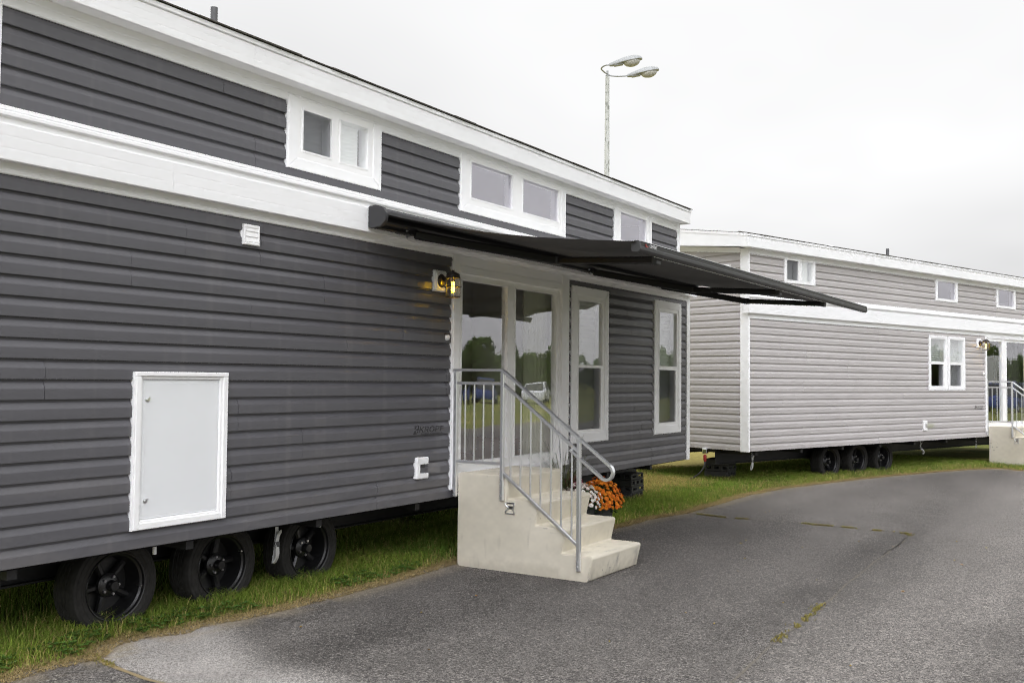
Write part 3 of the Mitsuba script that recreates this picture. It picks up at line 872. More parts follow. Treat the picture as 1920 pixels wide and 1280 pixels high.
# ================================================================ the near home
DEPTH = 3.6
home = thing("park_home", "long dark grey clapboard park home with white trim, nearest the camera at left", "park home")
X0, X1, ZB = 2.86, 12.61, 0.588
EXP = 0.1135
W1 = (9.285, 10.16, 0.95, 2.655)
W2 = (11.44, 12.29, 0.96, 2.66)
DOOR = (7.10, 9.217, 0.655, 2.742)
open_low = [(DOOR[0] + 0.03, DOOR[1] - 0.03, DOOR[2] + 0.03, 3), (W1[0] + 0.05, W1[1] - 0.05, W1[2] + 0.05, W1[3] - 0.05), (W2[0] + 0.05, W2[1] - 0.05, W2[2] + 0.05, W2[3] - 0.05), (3.85, 4.53, 0.72, 1.64)]
seams1 = [(3.25, 1.58), (3.79, 2.28), (4.85, 2.62), (4.83, 2.47), (4.75, 2.0), (5.73, 1.81), (6.11, 0.69), (5.47, 2.22), (4.19, 2.57)]
siding(home, "siding_plank", I4, X0 + 0.07, X1 - 0.105, ZB, 2.712, EXP, open_low, M_DARK, 1, seams1)
put(f"{home}__corner_trim", bev(X1 - 0.11, X1, -0.028, 0.10, ZB - 0.01, 2.775, 0.004), M_WHITE)
put(f"{home}__corner_trim", bev(X0 - 0.04, X0 + 0.07, -0.028, 0.10, ZB - 0.01, 2.775, 0.004), M_WHITE)
# upper wall, stepped back
YU = 0.15
MU = move(0, YU)
L1 = (5.208, 6.272, 3.186, 3.735)
L2 = (7.414, 9.40, 3.193, 3.738)
L3 = (10.60, 11.67, 3.193, 3.738)
open_up = [(a + 0.04, b - 0.04, c + 0.04, d) for a, b, c, d in (L1, L2, L3)]
siding(home, "siding_plank", MU, X0 + 0.172, X1 - 0.09, 3.1265, 3.682, 0.1145, open_up, M_DARK, 2, [(4.9, 3.2), (6.95, 3.2)])
put(f"{home}__corner_trim", bev(X1 - 0.09, X1 - 0.0, -0.028, 0.10, 3.08, 3.79, 0.004), M_WHITE, MU)
put(f"{home}__corner_trim", bev(X0 + 0.0, X0 + 0.172, -0.028, 0.10, 3.08, 3.79, 0.004), M_WHITE, MU)
# frieze, fascia, caps of the band between the storeys
cuts1 = [4.02, 7.7, 11.3]
fx1 = 12.66
door_gap = [(X0, DOOR[0]), (DOOR[1], X1)]
for a, b in door_gap:
    put(f"{home}__frieze", extrude_x([(0.004, 2.7125), (-0.024, 2.7125), (-0.030, 2.718), (-0.030, 2.742), (-0.018, 2.747), (-0.014, 2.785), (0.004, 2.785)][::-1], a, b), M_WHITE)
put(f"{home}__frieze", extrude_x([(0.004, 2.7425), (-0.018, 2.747), (-0.014, 2.785), (0.004, 2.785)][::-1], DOOR[0] + 0.001, DOOR[1] - 0.001), M_WHITE)
boards(home, "fascia", I4, -0.100, -0.080, 2.772, 2.968, X0 - 0.1, fx1, cuts1, grooves=2)
put(f"{home}__soffit", box(X0 - 0.1, fx1, -0.079, 0.006, 2.786, 2.798), M_WHITE)
put(f"{home}__fascia_cap", extrude_x([(0.14, 2.969), (-0.088, 2.969), (-0.086, 3.004), (-0.102, 3.006), (-0.106, 3.012), (-0.105, 3.030), (-0.098, 3.036), (-0.080, 3.037), (-0.078, 3.042), (-0.092, 3.044), (-0.090, 3.060), (0.01, 3.080), (0.132, 3.128), (0.14, 3.128)][::-1], X0 - 0.1, fx1), M_WHITE)
# upper frieze and eaves
def split_frieze(gaps, z0, z1, M, xs0, xs1):
    x = xs0
    for a, b, *_ in sorted(gaps):
        put(f"{home}__frieze", extrude_x([(0.004, z0), (-0.020, z0), (-0.026, z0 + 0.006), (-0.022, z1), (0.004, z1)][::-1], x, a - 0.0005), M_WHITE, M)
        x = b + 0.0005
    put(f"{home}__frieze", extrude_x([(0.004, z0), (-0.020, z0), (-0.026, z0 + 0.006), (-0.022, z1), (0.004, z1)][::-1], x, xs1), M_WHITE, M)


split_frieze([], 3.7395, 3.793, MU, X0 + 0.172, X1 - 0.09)
for a, b in ((X0 + 0.172, L1[0]), (L1[1], L2[0]), (L2[1], L3[0]), (L3[1], X1 - 0.09)):
    put(f"{home}__frieze", extrude_x([(0.004, 3.682), (-0.020, 3.682), (-0.026, 3.688), (-0.023, 3.739), (0.004, 3.739)][::-1], a + 0.0005, b - 0.0005), M_WHITE, MU)
YF = -0.012
cuts2 = [4.75, 8.35, 10.2]
boards(home, "eaves_fascia", I4, YF, YF + 0.02, 3.782, 3.935, X0 - 0.15, 12.655, cuts2, grooves=2)
boards(home, "drip_edge", I4, YF - 0.010, YF + 0.02, 3.9365, 3.972, X0 - 0.15, 12.66, [3.95, 9.1], grooves=0)
put(f"{home}__eaves_end", box(12.6355, 12.655, YF + 0.0205, DEPTH, 3.782, 3.97), M_WHITE)
# vented soffit panels between fascia and wall
x = X0 - 0.14
i = 0
while x < 12.6:
    xe = min(x + 0.30, 12.634)
    put(f"{home}__soffit_panel", box(x + 0.0012, xe - 0.0012, YF + 0.0205, YU + 0.005, 3.7945, 3.800), M_WHITE)
    x = xe
roof_cap(home, I4, X0 - 0.15, 12.655, YF - 0.010, DEPTH + 0.1, 3.976, 0.155)
put(f"{home}__roof__vent_pipe", at(move(4.925, 0.62, 3.98), lathe([(0, 0.40), (0.021, 0.40), (0.026, 0.40), (0.026, 0.0)], 20)), prin("pipe_grey", (0.11, 0.11, 0.115), 0.6), smooth=40)
shell(home, I4, X0 + 0.01, X1 - 0.01, ZB, 3.09, DEPTH, [(DOOR[0] + 0.1, DOOR[1] - 0.1, 0.80, 2.58), (9.38, 10.07, 1.05, 2.55), (11.53, 12.2, 1.06, 2.56)],
      back=[(8.2, 8.95, 1.45, 2.45), (9.6, 10.35, 1.45, 2.45), (11.1, 12.1, 1.3, 2.4)])
put(f"{home}__wall", slab(I4, X0 + 0.01, X1 - 0.01, YU + 0.007, YU + 0.10, 3.11, 3.79, [(a + 0.1, b - 0.1, c + 0.09, d - 0.04) for a, b, c, d in (L1, L2, L3)]), M_ROOM)
put(f"{home}__wall", slab(I4, X0 + 0.01, X1 - 0.01, DEPTH - 0.10, DEPTH, 3.095, 3.79), M_ROOM)
for xa in (X0 + 0.01, X1 - 0.11):
    put(f"{home}__wall", slab(I4, xa, xa + 0.1, YU + 0.101, DEPTH - 0.101, 3.095, 3.79), M_ROOM)
put(f"{home}__wall", slab(I4, 6.72, 6.80, 0.11, DEPTH - 0.11, ZB + 0.1, 3.0), M_ROOM)
put(f"{home}__ceiling", box(X0 + 0.12, X1 - 0.12, YU + 0.11, DEPTH - 0.11, 3.80, 3.81), M_ROOM)
put(f"{home}__loft_floor", box(X0 + 0.12, 6.7, 0.26, DEPTH - 0.11, 2.62, 2.70), M_ROOM)
put(f"{home}__floor", box(X0 + 0.12, X1 - 0.12, 0.11, DEPTH - 0.11, 0.74, 0.76), M_FLOOR)
# windows
for (o, g, lo, hi, sc) in ((W1, (9.447, 10.0), (1.093, 1.77), (1.80, 2.51), 1), (W2, (11.588, 12.14), (1.10, 1.775), (1.822, 2.52), 2)):
    window(home, I4, o, (0.105, 0.10, 0.105, 0.10), [(g[0], g[1], hi[0], hi[1], -0.010, "glass"), (g[0] - 0.01, g[1] - 0.035, lo[0], lo[1], 0.008, "screen")],
           blinds=[(g[0] - 0.05, g[1] + 0.05, lo[0], hi[1] + 0.03, 0.075, 0.045, 1.3)], seed=sc)
window(home, MU, L1, (0.095, 0.105, 0.085, 0.012), [(5.362, 5.672, 3.338, 3.645, 0.012, "screen"), (5.775, 6.102, 3.332, 3.665, -0.006, "glass")],
       blinds=[(5.30, 5.70, 3.30, 3.67, 0.09), (5.76, 6.06, 3.30, 3.66, 0.045)], seed=4)
window(home, MU, L2, (0.10, 0.10, 0.08, 0.012), [(7.58, 8.31, 3.34, 3.682, -0.006, "loft"), (8.505, 9.24, 3.34, 3.682, -0.006, "loft")], seed=6)
window(home, MU, L3, (0.10, 0.11, 0.08, 0.012), [(10.76, 11.505, 3.34, 3.68, -0.006, "loft")], seed=9)
patio_door(home, I4, *DOOR, (7.256, 8.016), (8.186, 8.99), (0.885, 2.53), 0.1, (7.20, 9.06))
# back windows of the room
for (a, b, c, d) in ((8.2, 8.95, 1.45, 2.45), (9.6, 10.35, 1.45, 2.45), (11.1, 12.1, 1.3, 2.4)):
    key = fresh_part(home, "back_window")
    put(f"{key}__frame", frame_with_panes(a, b, c, d, [(a + 0.06, b - 0.06, c + 0.06, d - 0.06)], DEPTH - 0.11, DEPTH + 0.02), M_PVC)
    put(f"{key}__blind", blind(a + 0.02, b - 0.02, c + 0.03, d, DEPTH - 0.15, 0.05, 0.35), M_BLIND)
# access panel
key = f"{home}__access_door"
put(f"{key}__channel", bev(3.818, 3.8293, -0.040, 0.0, 0.698, 1.658, 0.002), M_PVC)
put(f"{key}__frame", cat(bev(3.83, 3.868, -0.045, 0.0, 0.70, 1.632, 0.004), bev(4.506, 4.546, -0.045, 0.0, 0.70, 1.632, 0.004), bev(3.868, 4.506, -0.043, 0.0, 0.70, 0.742, 0.004), bev(3.83, 4.546, -0.047, 0.0, 1.6325, 1.660, 0.004),
                        bev(3.869, 3.885, -0.030, 0.0, 0.743, 1.631, 0.003), bev(4.486, 4.505, -0.034, 0.0, 0.743, 1.631, 0.003), bev(3.886, 4.485, -0.032, 0.0, 0.743, 0.757, 0.003), bev(3.886, 4.485, -0.032, 0.0, 1.614, 1.631, 0.003)), M_PVC)
put(f"{key}__door", cat(bev(3.888, 4.483, -0.020, 0.0, 0.760, 1.611, 0.003), bev(3.905, 4.466, -0.0225, -0.01, 0.776, 1.594, 0.002)), M_SHEET)
for z in (0.872, 1.489):
    put(f"{key}__latch", at(move(3.925, -0.0225, z) @ OUT, cat(lathe([(0, 0.012), (0.008, 0.012), (0.009, 0.003), (0.016, 0.002), (0.016, 0), (0, 0)], 18), at(move(0.004, 0.004, 0.012), bev(-0.004, 0.010, -0.003, 0.012, 0, 0.006, 0.002)))), M_CHROME, smooth=35)
# dryer vent with three louvres
key = f"{home}__louvre_vent"
vx0, vx1, vz0, vz1 = 4.655, 4.80, 2.535, 2.675
put(f"{key}__hood", cat(ring_boards(vx0, vx1, vz0, vz1, 0.02, 0.014, 0.02, 0.025, -0.044, -0.005), bev(vx0 - 0.006, vx1 + 0.006, -0.022, 0.0, vz0 - 0.006, vz1 + 0.006, 0.003)), M_PVC)
for k in range(3):
    z = vz0 + 0.022 + k * 0.036
    put(f"{key}__louvre", extrude_x([(-0.043, z), (-0.040, z - 0.001), (-0.034, z + 0.034), (-0.037, z + 0.0355)], vx0 + 0.021, vx1 - 0.015), M_PVC)
outlet(home, I4, 6.59, 6.755, 0.788, 0.97, 0.075)
put(f"{home}__door_bell", at(move(7.028, -0.016, 2.0) @ OUT, lathe([(0, 0.034), (0.016, 0.03), (0.028, 0.018), (0.032, 0.0), (0, 0)], 20)), M_PVC, smooth=50)
put(f"{home}__door_bell_bracket", bev(6.995, 7.06, -0.045, 0.0, 2.018, 2.034, 0.004), M_BRONZE)
logo(home, I4, 6.56, 6.98, 1.173, 1.230, -0.0248)
chassis(home, I4, X0, X1, ZB, DEPTH, (4.030, 4.90, 5.780))
for i, x in enumerate((4.030, 4.90, 5.780)):
    wheel(home, I4, x, 0.38, 0.288, 17 + 31 * i)
put(f"{home}__tank", bev(2.9, 3.32, 0.45, 1.6, 0.36, 0.56, 0.02), M_BLACKPLASTIC)
strap(home, I4, 5.175, 0.14, 0.60, 0.296, 0.01)
put(f"{home}__drain_pipe", rod((4.138, 0.15, 0.50), (4.138, 0.15, 0.60), 0.013, n=16), M_PVC, smooth=40)
lantern(H1, 6.90, 2.484, "lit bronze cage lantern on the dark grey home, left of its patio door")

# curtain and armchair seen through the patio door
def drape(x0, x1, z0, z1, y, m, M=I4, folds=9, amp=0.035):
    n = folds * 10
    X = np.linspace(x0, x1, n)
    Y = y + amp * np.sin(np.linspace(0, folds * 2 * math.pi, n)) + 0.01 * np.sin(X * 23)
    v = np.vstack([np.c_[X, Y * 1.0, X * 0 + z0], np.c_[X, y + (Y - y) * 0.6, X * 0 + z1]])
    f = [[i, i + 1, i + 1 + n] for i in range(n - 1)] + [[i, i + 1 + n, i + n] for i in range(n - 1)]
    return trimesh.Trimesh(v, f, process=False)


k = put("curtain", drape(8.62, 9.15, 0.80, 2.56, 0.20, M_CURTAIN), M_CURTAIN, smooth=True)
labels[k] = {"label": "pale olive curtain hanging behind the right pane of the dark grey home's patio door", "category": "curtain"}
ch = thing("armchair", "upholstered armchair in the room behind the dark home's patio door", "armchair")
put(f"{ch}__seat", bev(8.9, 9.6, 1.5, 2.15, 0.9, 1.18, 0.06), M_CURTAIN)
put(f"{ch}__backrest", bev(8.9, 9.6, 2.15, 2.38, 0.9, 1.72, 0.08), M_CURTAIN)
for x in (8.76, 9.605):
    put(f"{ch}__armrest", bev(x, x + 0.135, 1.5, 2.3, 0.76, 1.38, 0.05), M_CURTAIN)

# ================================================================ the awning
aw = thing("awning", "charcoal folding-arm awning rolled out over the patio door of the dark grey home", "awning")
AX0, AX1 = 5.86, 12.28
put(f"{aw}__cassette", extrude_x([(-0.078, 2.84), (-0.078, 2.955), (-0.10, 2.968), (-0.19, 2.955), (-0.235, 2.925), (-0.235, 2.900), (-0.20, 2.895), (-0.12, 2.885), (-0.11, 2.84)][::-1], AX0 + 0.03, AX1 - 0.03), M_AWNMETAL)
put(f"{aw}__roller", cat(rod((AX0 + 0.03, -0.165, 2.862), (AX1 - 0.03, -0.165, 2.862), 0.036, n=20)), M_AWNBLACK, smooth=40)
put(f"{aw}__torsion_bar", bar((AX0 + 0.03, -0.12, 2.825), (AX1 - 0.03, -0.12, 2.825), 0.05, 0.05, up=(0, 0, 1)), M_AWNBLACK)
for xa in (AX0, AX1 - 0.032):
    put(f"{aw}__end_cap", extrude_x(rounded([(-0.076, 2.80), (-0.076, 2.972), (-0.15, 2.978), (-0.22, 2.955), (-0.252, 2.91), (-0.245, 2.85), (-0.20, 2.81)], 0.012), xa, xa + 0.032), M_AWNMETAL)
BY, BZ, BX0, BX1 = -2.33, 2.50, 5.965, 12.43
# fabric: slightly sagging sheet from the roller to the front bar
nx, nyy = 60, 24
U, V = np.meshgrid(np.linspace(0, 1, nx), np.linspace(0, 1, nyy), indexing="ij")
FX = (AX0 + 0.05) + U * (AX1 - AX0 - 0.1) + V * (U - 0.5) * 0.0
FY = -0.20 + V * (BY + 0.20)
FZ = 2.905 + V * (BZ + 0.054 - 2.905) - 0.045 * np.sin(V * math.pi) * (0.8 + 0.2 * np.cos(U * 9)) - 0.004 * np.cos(U * 40) * np.sin(V * math.pi)
fv = np.stack([FX, FY, FZ], -1).reshape(-1, 3)
fq = [(i * nyy + j, (i + 1) * nyy + j, (i + 1) * nyy + j + 1, i * nyy + j + 1) for i in range(nx - 1) for j in range(nyy - 1)]
put(f"{aw}__canopy", meshkit.arrays((fv, np.array(fq)))[:2], M_FABRIC, smooth=True)
bar_sec = [(BY + 0.030, BZ - 0.0047), (BY + 0.034, BZ + 0.0508), (BY + 0.0, BZ + 0.0598), (BY - 0.018, BZ + 0.0583), (BY - 0.026, BZ + 0.0508), (BY - 0.022, BZ + 0.0283), (BY - 0.027, BZ + 0.0223), (BY - 0.025, BZ + 0.0043), (BY - 0.014, BZ - 0.0077), (BY - 0.006, BZ - 0.0115), (BY + 0.024, BZ - 0.0092)]
put(f"{aw}__front_bar", extrude_x(bar_sec, BX0, BX1), M_AWNMETAL, smooth=20)
put(f"{aw}__front_bar_bead", cat(box(BX0, BX1, BY - 0.026, BY - 0.016, BZ + 0.0587, BZ + 0.0620), box(BX0 + 0.3, BX1, BY + 0.010, BY + 0.018, BZ - 0.0144, BZ - 0.0111)), M_ALU)
for xa in (BX0 - 0.022, BX1):
    put(f"{aw}__front_bar_cap", extrude_x(rounded([(BY + 0.036, BZ - 0.0077), (BY + 0.038, BZ + 0.0523), (BY + 0.01, BZ + 0.0643), (BY - 0.022, BZ + 0.0613), (BY - 0.029, BZ + 0.0043), (BY - 0.012, BZ - 0.0137)], 0.012), xa, xa + 0.022), M_BLACKPLASTIC)
t = meshkit.text_mesh("LIPPERT", 0.021, 0.001, bold=True)
put(f"{aw}__maker_lettering", trimesh.Trimesh(np.stack([BX0 + 0.13 + t.vertices[:, 0], BY - 0.0275 - t.vertices[:, 2], BZ + 0.0283 + t.vertices[:, 1]], 1), t.faces, process=False), M_LOGOW)
put(f"{aw}__maker_emblem", extrude_y(Polygon([(BX0 + 0.06, BZ + 0.0463), (BX0 + 0.072, BZ + 0.0463), (BX0 + 0.08, BZ + 0.0343), (BX0 + 0.105, BZ + 0.0343), (BX0 + 0.098, BZ + 0.0268), (BX0 + 0.07, BZ + 0.0268)]), BY - 0.029, BY - 0.0265), M_LOGOR)
for (xs_, xe_, xf_) in ((6.32, 7.05, 6.40), (9.45, 10.00, 9.22), (11.25, 11.72, 10.79)):
    key = fresh_part(aw, "folding_arm")
    s, e, f = np.array([xs_, -0.17, 2.80]), np.array([xe_, -1.10, 2.615 + 0.0]), np.array([xf_, BY + 0.05, BZ - 0.02])
    put(f"{key}__upper_arm", cat(bar(s, e, 0.068, 0.046, up=(0, 0, 1), c=0.25), bar(s + [0, 0.02, 0.02], s + [-0.14, 0.07, 0.03], 0.06, 0.06, up=(0, 0, 1))), M_AWNBLACK)
    put(f"{key}__forearm", bar(e + [0, 0, 0.002], f, 0.056, 0.042, up=(0, 0, 1), c=0.25), M_AWNBLACK)
    put(f"{key}__elbow", cat(at(move(*(e - [0, 0, 0.032])), lathe([(0, 0), (0.03, 0), (0.034, 0.006), (0.034, 0.06), (0.03, 0.066), (0, 0.066)], 20))), M_AWNMETAL, smooth=35)
    put(f"{key}__front_bracket", cat(bev(f[0] - 0.04, f[0] + 0.04, f[1] - 0.01, f[1] + 0.03, f[2] - 0.03, f[2] + 0.03, 0.006)), M_AWNMETAL)
    put(f"{key}__shoulder_bolts", cat(*[at(move(s[0] + dx - 0.1, s[1] - 0.0, s[2] + dz) @ OUT, lathe([(0, 0.012), (0.008, 0.01), (0.010, 0), (0, 0)], 10)) for dx, dz in ((0, 0.02), (0.03, -0.015), (0, -0.03))]), M_CHROME, smooth=35)

# ================================================================ steps of the near home
steps(move(7.131, -0.052, 0.0), "cream precast concrete steps with aluminium railing in front of the dark grey home", None)

# ================================================================ the second home
home = thing("park_home", "beige clapboard park home with white trim, standing behind and right of the dark one", "park home")
ZB2 = 0.565
S1 = 13.5
WA = (5.468, 6.163, 1.505, 2.547)
WB = (6.203, 6.87, 1.505, 2.545)
D2 = (7.744, 9.86, 0.66, 2.62)
op2 = [(D2[0] + 0.03, D2[1] - 0.03, D2[2] + 0.03, 3), (WA[0] + 0.03, WA[1] - 0.03, WA[2] + 0.03, WA[3] - 0.03), (WB[0] + 0.03, WB[1] - 0.03, WB[2] + 0.03, WB[3] - 0.03)]
seams2 = [(0.79, 2.25), (3.68, 2.49), (4.52, 2.2), (2.71, 1.8), (3.69, 1.53), (4.54, 1.29), (1.77, 1.1), (0.85, 1.32), (6.45, 0.86), (2.73, 0.82), (3.7, 0.65)]
siding(home, "siding_plank", H2, 0.012, S1, ZB2, 2.606, 0.1136, op2, M_BEIGE, 7, seams2)
U1 = (0.903, 1.74, 3.222, 3.643)
U2 = (5.737, 6.59, 3.212, 3.643)
U3 = (8.262, 9.13, 3.215, 3.648)
opu = [(a + 0.03, b - 0.03, c + 0.03, d) for a, b, c, d in (U1, U2, U3)]
siding(home, "siding_plank", H2, 0.012, S1, 3.019, 3.606, 0.1136, opu, M_BEIGE, 8, [(2.4, 3.5), (3.3, 3.4)])
ENDM = H2 @ np.array([[0, 1, 0, 0], [-1, 0, 0, 0], [0, 0, 1, 0], [0, 0, 0, 1.0]])      # the end wall: frame x = -t, outward = -s
gable = extrude_y(Polygon([(-3.6, 0.5), (-0.1, 0.5), (-0.1, 3.665), (-1.8, 3.86), (-3.6, 3.655)]), -0.2, 0.2)
siding(home, "siding_plank", ENDM, -3.46, -0.139, ZB2, 3.9, 0.1136, [], M_BEIGE, 13, top_clip=gable)
put(f"{home}__corner_trim", bev(-0.026, 0.012, -0.022, 0.141, ZB2 - 0.012, 3.70, 0.004), M_WHITE, H2)
put(f"{home}__corner_trim", bev(-0.026, 0.012, DEPTH - 0.141, DEPTH + 0.022, ZB2 - 0.012, 3.70, 0.004), M_WHITE, H2)
put(f"{home}__corner_trim", bev(S1 - 0.01, S1 + 0.1, -0.028, 0.10, ZB2 - 0.012, 3.70, 0.004), M_WHITE, H2)
for a, b in ((0.013, D2[0]), (D2[1], S1)):
    put(f"{home}__frieze", extrude_x([(0.004, 2.607), (-0.022, 2.607), (-0.028, 2.612), (-0.024, 2.70), (0.004, 2.70)][::-1], a, b), M_WHITE, H2)
put(f"{home}__frieze", extrude_x([(0.004, 2.621), (-0.024, 2.621), (-0.024, 2.70), (0.004, 2.70)][::-1], D2[0] + 0.001, D2[1] - 0.001), M_WHITE, H2)
boards(home, "fascia", H2, -0.085, -0.066, 2.686, 2.888, -0.095, S1 + 0.1, [0.30, 4.0, 7.7, 11.4], grooves=2)
put(f"{home}__fascia_end", box(-0.0955, -0.0755, -0.0655, 0.02, 2.686, 2.97), M_WHITE, H2)
put(f"{home}__soffit", box(-0.09, S1 + 0.1, -0.065, 0.006, 2.7005, 2.712), M_WHITE, H2)
put(f"{home}__fascia_cap", extrude_x([(0.006, 2.8885), (-0.050, 2.8885), (-0.048, 2.928), (-0.084, 2.931), (-0.088, 2.938), (-0.086, 2.958), (-0.070, 2.964), (-0.052, 2.968), (-0.03, 2.992), (-0.02, 3.018), (0.006, 3.018)][::-1], -0.09, S1 + 0.1), M_WHITE, H2)
put(f"{home}__frieze", extrude_x([(0.004, 3.644), (-0.020, 3.644), (-0.022, 3.695), (0.004, 3.695)][::-1], 0.013, S1), M_WHITE, H2)
for a, b in ((0.013, U1[0]), (U1[1], U2[0]), (U2[1], U3[0]), (U3[1], S1)):
    put(f"{home}__frieze", extrude_x([(0.004, 3.607), (-0.020, 3.607), (-0.026, 3.612), (-0.024, 3.643), (0.004, 3.643)][::-1], a + 0.0005, b - 0.0005), M_WHITE, H2)
boards(home, "eaves_fascia", H2, -0.16, -0.14, 3.685, 3.845, -0.24, S1 + 0.25, [3.4, 7.1, 10.8], grooves=1)
boards(home, "drip_edge", H2, -0.170, -0.14, 3.8465, 3.884, -0.25, S1 + 0.25, [1.4, 5.0, 8.7], grooves=0)
put(f"{home}__soffit_panel", box(-0.2, S1 + 0.2, -0.139, 0.01, 3.696, 3.704), M_WHITE, H2)
# raked fascia of the gable end and its frieze
SL = 0.150
rk = Polygon([(-0.16, 3.685), (1.8, 3.685 + 0.105 * 1.96), (3.76, 3.685), (3.76, 3.884), (1.8, 3.884 + SL * 1.96), (-0.16, 3.884)])
Y2X = np.array([[0, 0, 0, 0], [0, 0, 0, 0], [0, 0, 0, 0], [0, 0, 0, 1.0]])
put(f"{home}__raked_fascia", extrude_x(rk, -0.24, -0.22), M_WHITE, H2)
put(f"{home}__raked_fascia", extrude_x(Polygon([(-0.162, 3.846), (1.8, 3.846 + SL * 1.96), (3.762, 3.846), (3.762, 3.888), (1.8, 3.888 + SL * 1.96), (-0.162, 3.888)]), -0.25, -0.2405), M_WHITE, H2)
put(f"{home}__gable_frieze", extrude_x(Polygon([(0.142, 3.635), (1.8, 3.635 + 0.105 * 1.7), (3.45, 3.635), (3.45, 3.72), (1.8, 3.72 + 0.105 * 1.7), (0.142, 3.72)]), -0.028, 0.0), M_WHITE, H2)
put(f"{home}__gable_soffit", extrude_x(Polygon([(-0.13, 3.705), (1.8, 3.705 + 0.105 * 1.93), (3.73, 3.705), (3.73, 3.715), (1.8, 3.715 + 0.105 * 1.93), (-0.13, 3.715)]), -0.2195, 0.01), M_WHITE, H2)
roof_cap(home, H2, -0.24, S1 + 0.25, -0.162, DEPTH + 0.162, 3.888, SL)
put(f"{home}__roof__vent_pipe", at(move(4.925, 0.5, 3.9), lathe([(0, 0.285), (0.024, 0.285), (0.029, 0.285), (0.029, 0.0)], 20)), "mat_pipe_grey", H2, smooth=40)
put(f"{home}__roof__roof_vent", at(move(2.95, 0.55, 3.97), lathe([(0, 0.09), (0.12, 0.085), (0.17, 0.05), (0.17, 0.03), (0.13, 0.03), (0.13, 0.0)], 20)), M_WHITE, H2, smooth=40)
shell(home, H2, 0.02, S1, ZB2, 3.70, DEPTH, [(D2[0] + 0.1, D2[1] - 0.1, 0.80, 2.56), (5.53, 6.08, 1.57, 2.50), (6.27, 6.81, 1.57, 2.50)] + [(a + 0.06, b - 0.06, c + 0.06, d - 0.04) for a, b, c, d in (U1, U2, U3)],
      back=[(7.0, 8.2, 1.5, 2.5), (9.5, 10.7, 1.5, 2.5)])
put(f"{home}__ceiling", box(0.13, S1 - 0.1, 0.11, DEPTH - 0.11, 3.706, 3.716), M_ROOM, H2)
put(f"{home}__floor", box(0.13, S1 - 0.1, 0.11, DEPTH - 0.11, 0.70, 0.72), M_FLOOR, H2)
for o, sd in ((WA, 31), (WB, 33)):
    a, b = o[0] + 0.058, o[1] - 0.09
    window(home, H2, o, (0.045, 0.045, 0.06, 0.045), [(a, b + 0.01, 2.052, 2.487, -0.010, "glass"), (a, b - 0.075, 1.588, 2.0, 0.010, "screen")],
           blinds=[(a - 0.03, b + 0.05, 2.03 if sd == 31 else 1.58, 2.5, 0.075, 0.04, 0.95)], seed=sd)
window(home, H2, U1, (0.036, 0.04, 0.03, 0.012), [(0.952, 1.262, 3.272, 3.592, 0.012, "screen"), (1.352, 1.664, 3.27, 3.600, -0.006, "glass")], blinds=[(0.92, 1.28, 3.24, 3.61, 0.09), (1.34, 1.63, 3.25, 3.61, 0.045)], seed=36)
window(home, H2, U2, (0.04, 0.045, 0.035, 0.012), [(5.80, 6.50, 3.265, 3.598, -0.006, "loft")], seed=38)
window(home, H2, U3, (0.04, 0.045, 0.035, 0.012), [(8.325, 9.04, 3.265, 3.60, -0.006, "loft")], seed=39)
patio_door(home, H2, *D2, (7.815, 8.49), (8.728, 9.66), (0.852, 2.515), 0.05, (7.785, 9.78), True)
lantern(H2, 7.457, 2.45, "lit bronze cage lantern on the beige home, at the far right")
outlet(home, H2, 5.225, 5.35, 0.752, 0.937, 0.10)
put(f"{home}__door_bell", at(H2 @ move(7.655, -0.016, 1.84) @ OUT, lathe([(0, 0.034), (0.016, 0.03), (0.028, 0.018), (0.032, 0.0), (0, 0)], 20)), M_PVC, smooth=50)
logo(home, H2, 7.25, 7.63, 1.140, 1.195, -0.0248)
chassis(home, H2, 0.0, S1, ZB2, DEPTH, (2.83, 3.72, 4.58))
for i, x in enumerate((2.83, 3.72, 4.58)):
    wheel(home, H2, x, 0.40, 0.252, 3 + 27 * i)
strap(home, H2, 0.235, 0.12, 0.58, 0.262, 0.02)
strap(home, H2, 5.45, 0.16, 0.58, 0.292, -0.10)
strap(home, H2, 7.66, 0.16, 0.58, 0.33, 0.0)
for (t0, t1, z0, z1) in ((0.32, 0.46, 3.405, 3.464), (0.99, 1.09, 3.60, 3.655)):
    put(f"{home}__end_vent", bev(-t1, -t0, -0.09, 0.0, z0, z1, 0.008), M_PVC, ENDM)
k = put("drape", at(H2, drape(8.62, 9.76, 0.76, 2.54, 0.20, M_DRAPE, folds=16)), M_DRAPE, smooth=True)
labels[k] = {"label": "dark drape drawn behind the right pane of the beige home's patio door", "category": "curtain"}
steps(H2 @ move(7.80, -0.05, -0.03), "cream concrete steps with railing by the beige home, cut off by the right edge", None)

# ================================================================ leveling blocks, cord, lamp post


def block_stack(M, label, layers, sx, sy, zb, h):
    key = thing("cribbing_stack", label, "leveling blocks", None)
    z = zb
    for i in range(layers):
        lay = bev(-sx / 2, sx / 2, -sy / 2, sy / 2, z, z + h - 0.004, 0.004)
        n = 3
        if i % 2:
            for k in range(n):
                c = -sx / 2 + sx * (k + 0.5) / n
                lay -= box(c - sx * 0.10, c + sx * 0.10, -sy, sy, z + h * 0.3, z + h * 0.78)
        else:
            for k in range(n):
                c = -sy / 2 + sy * (k + 0.5) / n
                lay -= box(-sx, sx, c - sy * 0.10, c + sy * 0.10, z + h * 0.3, z + h * 0.78)
            for k in range(2):
                c = -sx / 2 + sx * (k + 0.5) / 2
                lay -= box(c - sx * 0.16, c + sx * 0.16, -sy, sy, z + h * 0.35, z + h * 0.72)
        put(f"{key}__block", lay.translate([0.006 * (-1) ** i, 0.004 * (-1) ** (i // 2), 0]), M_BLACKPLASTIC, M)
        z += h
    return key


